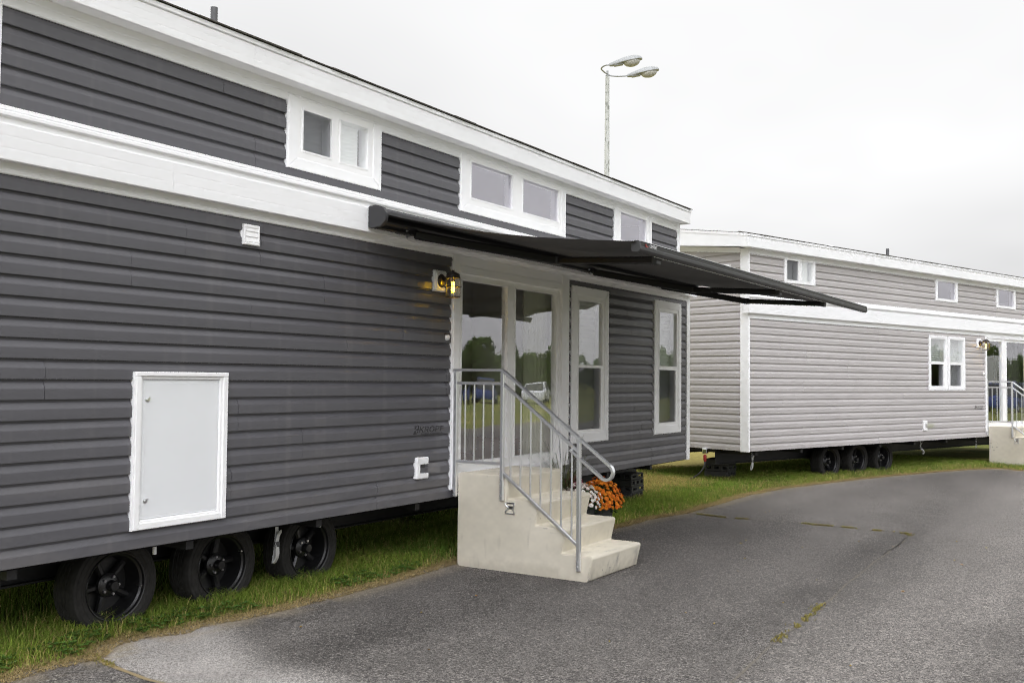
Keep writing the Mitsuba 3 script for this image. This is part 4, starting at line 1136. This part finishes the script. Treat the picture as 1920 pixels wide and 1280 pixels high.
block_stack(move(12.06, 0.72, 0, 2), "black plastic leveling blocks stacked under the right end of the dark grey home", 5, 0.40, 0.40, -0.01, 0.083)
block_stack(H2 @ move(0.70, 1.10, -0.03, 20), "black plastic leveling blocks stacked under the left corner of the beige home", 4, 0.42, 0.40, 0.0, 0.098)
block_stack(H2 @ move(7.3, 2.85, -0.03, 4), "black leveling blocks under the far side of the beige home, near its steps", 6, 0.45, 0.40, -0.01, 0.06)
cd = thing("power_cord", "black power cord with red plug hanging from the end of the beige home", "power cord")
P0 = xf(H2, [[-0.06, 0.80, 0.50]])[0]
cordp = [P0 + [0, 0, -0.13], P0 + [-0.01, 0.01, -0.22], P0 + [-0.02, 0.12, -0.36], P0 + [0.15, 0.42, -0.47], P0 + [0.6, 0.7, -0.515], P0 + [1.3, 0.95, -0.52], P0 + [2.0, 1.3, -0.52]]
put(f"{cd}__cable", sweep(smooth_path(cordp, 50), circle(0.013, 8), (0.3, 1, 0.2)), M_BLACKPLASTIC, smooth=True)
put(f"{cd}__plug", cat(at(move(*(P0 + [0, 0, -0.14])), lathe([(0, 0), (0.016, 0.0), (0.026, 0.03), (0.028, 0.09), (0.02, 0.11), (0, 0.11)], 16))), M_RED, smooth=40)
put(f"{cd}__inlet", cat(at(move(*P0), bev(-0.03, 0.06, -0.04, 0.04, -0.01, 0.07, 0.008))), M_CHROME)

lp = thing("street_lamp", "tall flaking grey pole with two cobra-head lamps rising behind the homes", "street lamp")
PX, PY = 24.80, 7.475
put(f"{lp}__pole", at(move(PX, PY, -0.05), lathe([(0.115, 0), (0.056, 10.30), (0, 10.31)], 12)), M_POLE, smooth=20)
put(f"{lp}__pole_cap", at(move(PX, PY, 10.25), lathe([(0.05, 0), (0.052, 0.03), (0.03, 0.05), (0.03, 0.16), (0, 0.165)], 12)), M_LAMPHEAD, smooth=35)
arm1 = [(24.792, 7.47, 10.33), (24.60, 7.44, 10.29), (24.372, 7.39, 10.27), (24.16, 7.34, 10.265), (24.05, 7.26, 10.268), (23.985, 7.14, 10.278), (24.03, 7.0, 10.288)]
arm2 = [(24.792, 7.47, 10.33), (24.84, 7.42, 10.28), (24.90, 7.33, 10.262), (24.98, 7.23, 10.26), (25.06, 7.12, 10.27), (25.15, 7.0, 10.285)]
for p in (arm1, arm2):
    put(f"{lp}__arm", sweep(smooth_path(p, 26), circle(0.021, 10), (0, 0, 1)), M_LAMPHEAD, smooth=True)
D = np.array([0.535, -0.845, 0.0])
for p in (arm1, arm2):
    key = fresh_part(lp, "lamp_head")
    H = np.eye(4)
    tilt = math.radians(11)
    fx = D * math.cos(tilt) + np.array([0, 0, math.sin(tilt)])
    side = np.cross([0, 0, 1.0], fx)
    side /= np.linalg.norm(side)
    H[:3, :3] = np.stack([fx, side, np.cross(fx, side)], 1)
    H[:3, 3] = p[-1]
    rings = []
    for x, w, top, bot in ((-0.02, 0.04, 0.04, -0.035), (0.06, 0.062, 0.066, -0.05), (0.2, 0.095, 0.095, -0.045), (0.36, 0.135, 0.125, -0.02), (0.55, 0.165, 0.145, -0.012), (0.72, 0.165, 0.135, -0.012), (0.84, 0.125, 0.10, -0.012), (0.895, 0.05, 0.05, -0.010)):
        a = np.linspace(0, 2 * math.pi, 20, endpoint=False)
        z = np.where(np.sin(a) > 0, np.abs(np.sin(a)) ** 0.8 * top, -np.abs(np.sin(a)) ** 0.5 * -bot)
        rings.append(np.stack([a * 0 + x, w * np.sign(np.cos(a)) * np.abs(np.cos(a)) ** 0.8, z], 1))
    v = np.vstack(rings + [[[-0.02, 0, 0]], [[0.90, 0, 0.01]]])
    f = []
    for i in range(len(rings) - 1):
        for j in range(20):
            a_, b_ = i * 20 + j, i * 20 + (j + 1) % 20
            f += [[a_, b_, b_ + 20], [a_, b_ + 20, a_ + 20]]
    n0 = len(rings) * 20
    for j in range(20):
        f += [[n0, (j + 1) % 20, j], [n0 + 1, n0 - 20 + j, n0 - 20 + (j + 1) % 20]]
    put(f"{key}__housing", trimesh.Trimesh(v, f, process=False), M_LAMPHEAD, H, smooth=40)
    S = trimesh.creation.icosphere(3)
    sv = S.vertices * [0.235, 0.148, 0.15]
    sv[:, 2] = np.minimum(sv[:, 2], 0.0)
    put(f"{key}__glass_bowl", trimesh.Trimesh(sv + [0.60, 0, -0.012], S.faces, process=False), M_BOWL, H, smooth=40)
    put(f"{key}__gear_door", bev(0.1, 0.36, -0.07, 0.07, -0.065, -0.03, 0.015), M_LAMPHEAD, H)

# ================================================================ grass, clover, thatch, moss


def blades(P, h, w, lean, col, seed, zfun=turf_z, base=-0.03):
    """Curved two-segment blades at the points P, as (vertices, faces, colours)."""
    rng = np.random.default_rng(seed)
    n = len(P)
    a = rng.uniform(0, 2 * math.pi, n)
    d = np.stack([np.cos(a), np.sin(a)], 1)
    s = np.stack([-d[:, 1], d[:, 0]], 1) * (w * rng.uniform(0.7, 1.3, n))[:, None]
    hh = h * rng.uniform(0.55, 1.25, n)
    L = lean * rng.uniform(0.2, 1.5, n) * hh
    z = base + zfun(P)
    mid = P + d * (L * 0.35)[:, None]
    tip = P + d * L[:, None]
    v = np.stack([np.c_[P - s, z], np.c_[P + s, z], np.c_[mid + s * 0.8, z + hh * 0.6], np.c_[mid - s * 0.8, z + hh * 0.6], np.c_[tip, z + hh * (1.05 - 0.25 * np.minimum(lean, 1))]], 1).reshape(-1, 3)
    i = np.arange(n)[:, None] * 5
    f = np.concatenate([i + [0, 1, 2], i + [0, 2, 3], i + [3, 2, 4]], 1).reshape(-1, 3)
    return v, f, np.repeat(col, 5, 0)


def scatter(region, density, seed):
    rng = np.random.default_rng(seed)
    x0, y0, x1, y1 = region.bounds
    n = int((x1 - x0) * (y1 - y0) * density)
    P = np.stack([rng.uniform(x0, x1, n), rng.uniform(y0, y1, n)], 1)
    return P[shapely.contains_xy(region, P[:, 0], P[:, 1])]


def grass_colours(P, seed, dry=None):
    rng = np.random.default_rng(seed)
    n = len(P)
    f = meshkit.fbm(np.c_[P * 2.1, np.zeros(n)], 3, 5)
    g = np.clip(f + 0.35 * (rng.random(n) - 0.5), 0, 1)[:, None]
    c = (1 - g) * np.array([0.11, 0.21, 0.035]) + g * np.array([0.34, 0.43, 0.075])
    t = np.clip((0.16 if dry is None else dry), 0, 1)
    pick = rng.random(n) < t
    c[pick] = np.array([0.60, 0.50, 0.20]) * rng.uniform(0.6, 1.1, (pick.sum(), 1))
    # bleached turf in the gap between the two homes
    q = meshkit.noise(np.c_[P * 2.0, P[:, 0] * 0], 17)
    gap = np.clip((P[:, 0] - 11.8 + q) / 0.8, 0, 1) * np.clip((15.2 - P[:, 0] + q) / 0.8, 0, 1) * np.clip((P[:, 1] - 0.45 + 0.5 * (q - 0.5)) / 0.5, 0, 1)
    pick = rng.random(n) < 0.85 * gap
    c[pick] = np.array([0.62, 0.52, 0.19]) * rng.uniform(0.6, 1.1, (pick.sum(), 1))
    return c * rng.uniform(0.75, 1.2, (n, 1))


tall = lambda x0, x1, y1: sbox(x0, -3.5, x1, y1).difference(lot.buffer(0.03))
sets = []
P = scatter(tall(1.6, 7.3, 0.75), 7000, 1)
dd = shapely.distance(EDGE, shapely.points(P))
sets.append(blades(P, np.clip(0.045 + 0.26 * dd, 0.045, 0.105), 0.0024, 0.8, grass_colours(P, 2, np.clip(0.55 - 2.2 * dd, 0.12, 1)), 3))
P = scatter(sbox(1.6, 0.75, 8.5, 3.0), 1600, 4)
sets.append(blades(P, 0.10, 0.003, 0.5, grass_colours(P, 5, 0.1), 6))
P = scatter(tall(7.3, 13.0, 1.4), 4800, 7)
dd = shapely.distance(EDGE, shapely.points(P))
sets.append(blades(P, np.clip(0.045 + 0.2 * dd, 0.045, 0.11), 0.003, 0.5, grass_colours(P, 8, np.clip(0.5 - 2.0 * dd, 0.10, 1)), 9))
P = scatter(sbox(12.2, 0.5, 17.5, 6.5).union(sbox(9.0, 1.4, 13, 6)), 1300, 10)
dry = np.clip(0.85 * np.clip((P[:, 0] - 11.4) / 0.8, 0, 1) * np.clip((P[:, 1] - 0.55 + 0.5 * meshkit.noise(np.c_[P, P[:, 0] * 0])) / 0.7, 0, 1) + 0.1, 0, 0.9)
sets.append(blades(P, 0.075, 0.004, 0.6, grass_colours(P, 11, dry), 12))
front2 = Polygon(xf(H2, [[-1.9, -1.0, 0], [8.1, -1.0, 0], [8.1, 2.6, 0], [-1.9, 2.6, 0]])[:, :2]).difference(lot.buffer(0.03))
P = scatter(front2, 3200, 13)
dd = shapely.distance(EDGE, shapely.points(P))
sets.append(blades(P, np.clip(0.045 + 0.16 * dd, 0.045, 0.10), 0.0036, 0.5, grass_colours(P, 14, np.clip(0.55 - 1.1 * dd, 0.12, 1)), 15))
P = scatter(Polygon([(21.3, -2.5), (22.2, -2.9), (22.0, -3.6), (20.9, -3.2)]).difference(lot), 3000, 16)
sets.append(blades(P, 0.07, 0.004, 0.5, grass_colours(P, 17, 0.3), 18))
at_, vv, ff, cc = 0, [], [], []
for v, f, c in sets:
    vv.append(v)
    ff.append(f + at_)
    cc.append(c)
    at_ += len(v)
k = put("grass", (np.vstack(vv), np.vstack(ff)), "mat_grass", color=np.vstack(cc))
labels[k] = {"label": "green lawn grass growing under and in front of both homes", "kind": "stuff"}
# dry thatch lying along the pavement's edge
rng = np.random.default_rng(21)
band = EDGE.buffer(0.10).intersection(sbox(1.6, -4, 22, 1))
P = scatter(band, 9000, 22)
tc = np.array([0.50, 0.39, 0.19]) * rng.uniform(0.5, 1.15, (len(P), 1))
tv, tf, tcol = blades(P, 0.016, 0.0022, 3.2, tc, 23, zfun=lambda P: ground_z(P[:, 0]), base=0.002)
k = put("dry_thatch", (tv, tf), "mat_grass", color=tcol)
labels[k] = {"label": "dry tan thatch lying along the edge of the asphalt", "kind": "stuff"}
# clover between lawn and pavement
P = scatter(EDGE.buffer(0.20).difference(lot.buffer(0.05)).intersection(sbox(2.4, -1, 7.0, 1)), 1500, 24)
n = meshkit.noise(np.c_[P * 3.0, P[:, 0] * 0], 8)
P = P[n > 0.42]
cv, cf, ccol = [], [], []
hexa = np.array([[math.cos(a), math.sin(a)] for a in np.linspace(0, 2 * math.pi, 6, endpoint=False)])
for i, p in enumerate(P):
    z = rng.uniform(0.02, 0.06) - 0.03 + turf_z(p[None])[0]
    r = rng.uniform(0.008, 0.014)
    a0 = rng.uniform(0, 6.28)
    col = np.array([0.10, 0.185, 0.04]) * rng.uniform(0.7, 1.3)
    for k_ in range(3):
        a = a0 + k_ * 2.094
        c = np.array([p[0] + r * math.cos(a), p[1] + r * math.sin(a)])
        ring = np.c_[c + hexa * r * 0.95, z + 0.35 * r * hexa @ np.array([math.cos(a), math.sin(a)]) + rng.normal(0, 0.0015, 6)]
        b = len(cv) * 6
        cv.append(ring)
        cf += [[b, b + 1, b + 2], [b, b + 2, b + 3], [b, b + 3, b + 4], [b, b + 4, b + 5]]
        ccol.append(np.repeat(col[None], 6, 0))
k = put("clover", (np.vstack(cv), np.array(cf)), M_LEAF, color=np.vstack(ccol))
labels[k] = {"label": "low green clover at the border of lawn and pavement", "kind": "stuff"}
# moss tufts in the cracks
pts = []
for line, spans, dens in ((pa, ((0.08, 0.33), (0.50, 0.9), (0.94, 1.0)), 800), (pb, ((0.0, 0.03), (0.505, 0.60), (0.62, 0.66)), 420), (pj, ((0.0, 0.2),), 300)):
    n = len(line)
    for a, b in spans:
        seg = line[int(a * (n - 1)):int(b * (n - 1)) + 1]
        if len(seg) < 2:
            continue
        m = int(dens * LineString(seg).length)
        i_ = rng.integers(0, len(seg), m)
        q = seg[i_] + rng.normal(0, 0.013, (m, 2)) * rng.choice([0.6, 1.0, 2.0], (m, 1))
        keep = meshkit.noise(np.c_[q * 9, q[:, 0] * 0], 3) > 0.34
        pts.append(q[keep])
P = np.vstack(pts)
mc = np.array([0.28, 0.27, 0.08]) * rng.uniform(0.55, 1.2, (len(P), 1)) + np.array([0.06, 0.0, 0.0]) * rng.random((len(P), 1))
mv, mf, mcol = blades(P, 0.016, 0.004, 0.9, mc, 26, zfun=lambda P: ground_z(P[:, 0]), base=0.002)
k = put("moss", (mv, mf), "mat_grass", color=mcol)
labels[k] = {"label": "yellow green moss and weeds growing in the pavement cracks", "kind": "stuff"}

# a few fallen leaves
V, F, C = [], [], []
rng = np.random.default_rng(61)
P = scatter(lot.buffer(-0.25).intersection(sbox(4.6, -4.2, 13, 0)), 1.1, 62)
for p in P:
    a = rng.uniform(0, 6.28)
    d, e = np.array([math.cos(a), math.sin(a), 0]), np.array([-math.sin(a), math.cos(a), 0])
    L = rng.uniform(0.008, 0.018)
    c = np.array([p[0], p[1], ground_z(p[0]) + 0.006])
    b = len(V)
    V += [c - d * L, c + e * L * 0.5 + [0, 0, 0.004], c + d * L, c - e * L * 0.5 + [0, 0, 0.005]]
    F += [[b, b + 1, b + 2], [b, b + 2, b + 3]]
    C += [np.array([0.42, 0.26, 0.05]) * rng.uniform(0.5, 1.3) * [1, rng.uniform(0.6, 1.3), 1]] * 4
k = put("fallen_leaves", (np.array(V), np.array(F)), M_LEAF, color=np.array(C))
labels[k] = {"label": "small yellow and brown fallen leaves scattered on the asphalt", "kind": "stuff"}

# ================================================================ potted plants beside the steps
pot_mesh = lathe([(0, 0), (0.10, 0), (0.135, 0.20), (0.145, 0.20), (0.145, 0.225), (0.13, 0.225), (0.125, 0.18), (0, 0.18)], 28)


def petals(centres, normals, radius, petals_n, colours, seed):
    """Daisy-like heads: two whorls of narrow petals and a small centre, as one mesh."""
    rng = np.random.default_rng(seed)
    V, F, C = [], [], []
    at0 = 0
    for c, n, col in zip(centres, normals, colours):
        n = n / np.linalg.norm(n)
        u = np.cross(n, [0.3, 0.1, 0.9])
        u /= np.linalg.norm(u)
        w = np.cross(n, u)
        R = radius * rng.uniform(0.8, 1.2)
        for ring, (r0, lift) in enumerate(((1.0, 0.10), (0.68, 0.42))):
            m = petals_n - 2 * ring
            off = rng.uniform(0, 6)
            for k in range(m):
                a = off + 2 * math.pi * k / m
                d = u * math.cos(a) + w * math.sin(a)
                s = (-u * math.sin(a) + w * math.cos(a)) * R * 0.30
                tip = c + d * R * r0 + n * R * lift
                midp = c + d * R * r0 * 0.6 + n * R * (lift * 0.75 + 0.06)
                V += [c, midp - s, midp + s, tip]
                F += [[at0, at0 + 1, at0 + 2], [at0 + 1, at0 + 3, at0 + 2]]
                j = rng.uniform(0.75, 1.15)
                C += [col * 0.8 * j, col * j, col * j, col * 1.1 * j]
                at0 += 4
    return np.array(V), np.array(F), np.clip(np.array(C), 0, 0.95)


def dome(M_xyz, rx, rz, n, seed, zmin=-0.1):
    rng = np.random.default_rng(seed)
    out, nn = [], []
    i = np.arange(n) + 0.5
    z = zmin + (1 - zmin) * (i / n)
    a = i * 2.399963
    for zz, aa in zip(z, a):
        r = math.sqrt(max(0, 1 - min(zz, 1) ** 2))
        d = np.array([r * math.cos(aa), r * math.sin(aa), zz])
        d += rng.normal(0, 0.05, 3)
        k = rng.uniform(0.90, 1.03)
        out.append(np.array(M_xyz) + d * [rx * k, rx * k, rz * k])
        nn.append(d / [rx, rx, rz] * rx + [0, 0, 0.15])
    return out, nn


def foliage(c, rx, rz, n, seed, col):
    rng = np.random.default_rng(seed)
    V, F, C = [], [], []
    for i in range(n):
        d = rng.normal(0, 1, 3)
        d /= np.linalg.norm(d)
        d[2] = abs(d[2]) if rng.random() < 0.8 else d[2] * 0.4
        p = np.array(c) + d * [rx, rx, rz] * rng.uniform(0.6, 0.97)
        t = d + rng.normal(0, 0.5, 3)
        t /= np.linalg.norm(t)
        s = np.cross(t, rng.normal(0, 1, 3))
        s /= np.linalg.norm(s)
        L = rng.uniform(0.02, 0.04)
        b = len(V)
        V += [p, p + t * L * 0.5 + s * L * 0.28, p + t * L, p + t * L * 0.5 - s * L * 0.28]
        F += [[b, b + 1, b + 2], [b, b + 2, b + 3]]
        C += [np.array(col) * rng.uniform(0.6, 1.4)] * 4
    return np.array(V), np.array(F), np.array(C)


def mum(label, x, y, zc, rx, rz, n, col, col2, seed, pet_r=0.020, pn=12):
    key = thing("potted_chrysanthemum", label, "potted flowers", None)
    put(f"{key}__pot", at(move(x, y, zc - 0.235), pot_mesh), M_POT, smooth=35)
    cs, ns = dome((x, y, zc), rx, rz, n, seed)
    rng = np.random.default_rng(seed + 1)
    t = rng.random((n, 1))
    cols = np.array(col) * (1 - t) + np.array(col2) * t
    V, F, C = petals(cs, ns, pet_r, pn, cols, seed + 2)
    k = put(f"{key}__blossoms", (V, F), "mat_petal", color=C)
    labels[k] = {"kind": "stuff"}
    V, F, C = foliage((x, y, zc - 0.02), rx * 1.0, rz * 0.97, 900, seed + 3, (0.03, 0.06, 0.02))
    k = put(f"{key}__foliage", (V, F), M_LEAF, color=C)
    labels[k] = {"kind": "stuff"}
    return key


mum("potted orange chrysanthemum dome beside the steps of the dark grey home", 8.88, -0.56, 0.40, 0.225, 0.245, 380, (0.58, 0.13, 0.012), (0.72, 0.25, 0.02), 40, 0.021)
mum("potted white chrysanthemum between the steps and the orange one", 8.60, -0.50, 0.42, 0.19, 0.20, 150, (0.80, 0.78, 0.70), (0.82, 0.72, 0.66), 50, 0.021, 10)
mum("potted pale pink chrysanthemum half hidden behind the steps", 8.42, -0.22, 0.47, 0.17, 0.17, 130, (0.75, 0.60, 0.56), (0.80, 0.72, 0.68), 60, 0.018, 10)
mum("potted magenta chrysanthemum behind the orange one, under the window", 9.02, -0.18, 0.49, 0.12, 0.14, 70, (0.30, 0.02, 0.09), (0.38, 0.04, 0.12), 70, 0.022, 10)
sp = thing("spiky_grass_plant", "potted spiky grass with thin arching blades rising beside the steps", "potted plant")
put(f"{sp}__pot", at(move(8.72, -0.22, 0.20), pot_mesh), M_POT, smooth=35)
V, F, C = [], [], []
rng = np.random.default_rng(80)
for i in range(85):
    a = rng.uniform(0, 6.283)
    d = np.array([math.cos(a), math.sin(a), 0])
    L = rng.uniform(0.45, 0.85)
    lean = rng.uniform(0.2, 0.85)
    s = np.array([-d[1], d[0], 0]) * rng.uniform(0.004, 0.0075)
    p0 = np.array([8.72, -0.22, 0.38]) + d * 0.03
    b = len(V)
    col = np.array([0.12, 0.14, 0.06]) * rng.uniform(0.5, 1.5) if rng.random() < 0.7 else np.array([0.06, 0.04, 0.03])
    for t in np.linspace(0, 1, 6):
        p = p0 + d * L * lean * t ** 1.6 + np.array([0, 0, L * (t - 0.25 * lean * t ** 2.5)])
        V += [p - s * (1 - 0.9 * t), p + s * (1 - 0.9 * t)]
        C += [col, col]
    for j in range(5):
        F += [[b + 2 * j, b + 2 * j + 1, b + 2 * j + 3], [b + 2 * j, b + 2 * j + 3, b + 2 * j + 2]]
k = put(f"{sp}__blades", (np.array(V), np.array(F)), M_LEAF, color=np.array(C))
labels[k] = {"kind": "stuff"}

# ================================================================ across the lot: what the door and window glass mirrors


def crown(seed, rx, rz, n):
    rng = np.random.default_rng(seed)
    V, F, C = [], [], []
    lobes = [(rng.normal(0, 0.42, 3) * [rx, rx, rz * 0.9], rng.uniform(0.35, 0.62)) for _ in range(14)]
    for i in range(n):
        c, s = lobes[rng.integers(len(lobes))]
        d = rng.normal(0, 1, 3)
        d /= np.linalg.norm(d)
        p = c + d * np.array([rx, rx, rz]) * s * rng.uniform(0.7, 1.0)
        t, u = rng.normal(0, 1, 3), rng.normal(0, 1, 3)
        t /= np.linalg.norm(t)
        u = np.cross(t, u)
        u /= np.linalg.norm(u)
        L = rng.uniform(0.2, 0.42)
        b = len(V)
        V += [p - t * L, p + u * L * 0.6, p + t * L, p - u * L * 0.6]
        F += [[b, b + 1, b + 2], [b, b + 2, b + 3]]
        C += [np.array([0.085, 0.13, 0.035]) * rng.uniform(0.6, 1.5)] * 4
    return np.array(V), np.array(F), np.array(C)


CROWNS = []
for sd, rx, rz in ((1, 3.2, 3.0), (2, 2.6, 3.6), (3, 3.8, 3.2)):
    V, F, C = crown(sd, rx, rz, 3200)
    CROWNS.append(mikit.ply((V, F), M_LEAF, color=C))
trunk = mikit.ply(cat(rod((0, 0, -3.6), (0.1, 0, 0.5), 0.24, 0.12), rod((0.05, 0, -0.8), (1.3, 0.4, 1.0), 0.09, 0.04), rod((0.05, 0, -1.0), (-1.1, -0.6, 0.8), 0.09, 0.04)), M_BARK, smooth=40)
rng = np.random.default_rng(90)
for i in range(30):
    b = math.radians(-10.0 - 1.05 * i + rng.uniform(-0.6, 0.6))
    dist = rng.uniform(92, 112)
    x, y = dist * math.cos(b), -5 + dist * math.sin(b)
    s = rng.uniform(0.55, 0.85) if i % 9 else 0.95
    key = thing("tree", "leafy green tree in the row across the parking lot, seen mirrored in the glass", "tree", "trees across the parking lot")
    W = move(x, y, 2.9 * s, rng.uniform(0, 360))
    W[:3, :3] *= s
    scene[f"{key}__crown"] = {**CROWNS[i % 3], "to_world": T(W.tolist())}
    scene[f"{key}__trunk"] = {**trunk, "to_world": T(W.tolist())}

M_CARGLASS = prin("car_glass", (0.02, 0.022, 0.025), 0.08, spec=0.7)
M_LIGHTS = prin("headlamp", (0.7, 0.72, 0.75), 0.1, spec=0.6)


def car(label, x, y, rot, paint, suv=False):
    key = thing("parked_car", label, "car", "cars parked across the lot")
    z = ground_z(x) - 0.02
    W = move(x, y, float(z), rot)
    H = 1.72 if suv else 1.45
    prof = [(-2.2, 0.28), (-2.25, 0.55), (-2.15, 0.80), (-1.2, 0.92), (2.0, 0.95), (2.22, 0.85), (2.25, 0.5), (2.2, 0.28)]
    body = extrude_y(rounded(prof, 0.06), -0.86, 0.86)
    for wx in (-1.38, 1.36):
        body -= m3.Manifold.cylinder(3, 0.36, circular_segments=32, center=True).rotate([90, 0, 0]).translate([wx, 0, 0.32])
    put(f"{key}__body", body, paint, W, smooth=30)
    xr = 2.05 if suv else 1.55
    b0 = [(-1.05, 0.93), (xr, 0.96)]
    t0 = [(-0.35, H), (xr - 0.35, H - 0.03)]
    pts = [[px, sy * 0.80, pz] for px, pz in b0 for sy in (-1, 1)] + [[px, sy * 0.62, pz] for px, pz in t0 for sy in (-1, 1)]
    put(f"{key}__cabin_glass", m3.Manifold.hull_points(np.array(pts)), M_CARGLASS, W)
    top = [[px, sy * 0.64, pz] for px, pz in t0 for sy in (-1, 1)] + [[px * 0.98, sy * 0.58, H + 0.05] for px, _ in t0 for sy in (-1, 1)]
    pil = [bar((a[0], s_ * 0.80, a[1]), (c[0], s_ * 0.63, c[1]), 0.07, 0.05, up=(0, 1, 0)) for a, c in (((-1.05, 0.93), (-0.36, H)), ((0.45, 0.94), (0.5, H)), ((xr, 0.96), (xr - 0.35, H))) for s_ in (-1, 1)]
    put(f"{key}__roof", cat(m3.Manifold.hull_points(np.array(top)), *pil), paint, W)
    for wx in (-1.38, 1.36):
        for sy, rt in ((-0.86, 0), (0.86, 180)):
            wk = fresh_part(key, "wheel")
            WW = W @ move(wx, sy, 0.32, rt) @ OUT
            put(f"{wk}__tyre", tyre_mesh, M_RUBBER, WW, smooth=35)
            put(f"{wk}__rim", rim_mesh, M_GALV, WW, smooth=35)
    for sy in (-0.62, 0.62):
        put(f"{key}__headlight", bev(-2.27, -2.1, sy - 0.16, sy + 0.16, 0.62, 0.76, 0.03), M_LIGHTS, W)


car("dark blue estate car parked across the lot, seen mirrored in the patio door", 56.2, -32.6, 150, prin("car_blue", (0.03, 0.06, 0.22), 0.25, clearcoat=1.0), True)
car("white saloon car parked across the lot, right of the blue one", 64.5, -33.6, 155, prin("car_white", (0.75, 0.76, 0.77), 0.25, clearcoat=1.0))
car("silver saloon car parked across the lot, farthest along the row", 72.0, -31.0, 160, prin("car_silver", (0.5, 0.52, 0.54), 0.25, metallic=0.6))
tr = thing("box_trailer", "white box trailer parked behind the blue car across the lot", "trailer")
W = move(60.5, -39.5, float(ground_z(60)) - 0.02, -32)
put(f"{tr}__box", bev(-2.6, 2.6, -1.2, 1.2, 0.65, 3.6, 0.05), M_SHEET, W)
put(f"{tr}__frame", cat(box(-2.7, 2.7, -0.6, -0.5, 0.5, 0.648), box(-2.7, 2.7, 0.5, 0.6, 0.5, 0.648), box(-3.9, -2.6, -0.06, 0.06, 0.5, 0.6)), M_STEEL, W)
for wx in (-0.45, 0.45):
    for sy, rt in ((-1.15, 0), (1.15, 180)):
        wk = fresh_part(tr, "wheel")
        put(f"{wk}__tyre", tyre_mesh, M_RUBBER, W @ move(wx, sy, 0.32, rt) @ OUT, smooth=35)
        put(f"{wk}__rim", rim_mesh, M_GALV, W @ move(wx, sy, 0.32, rt) @ OUT, smooth=35)
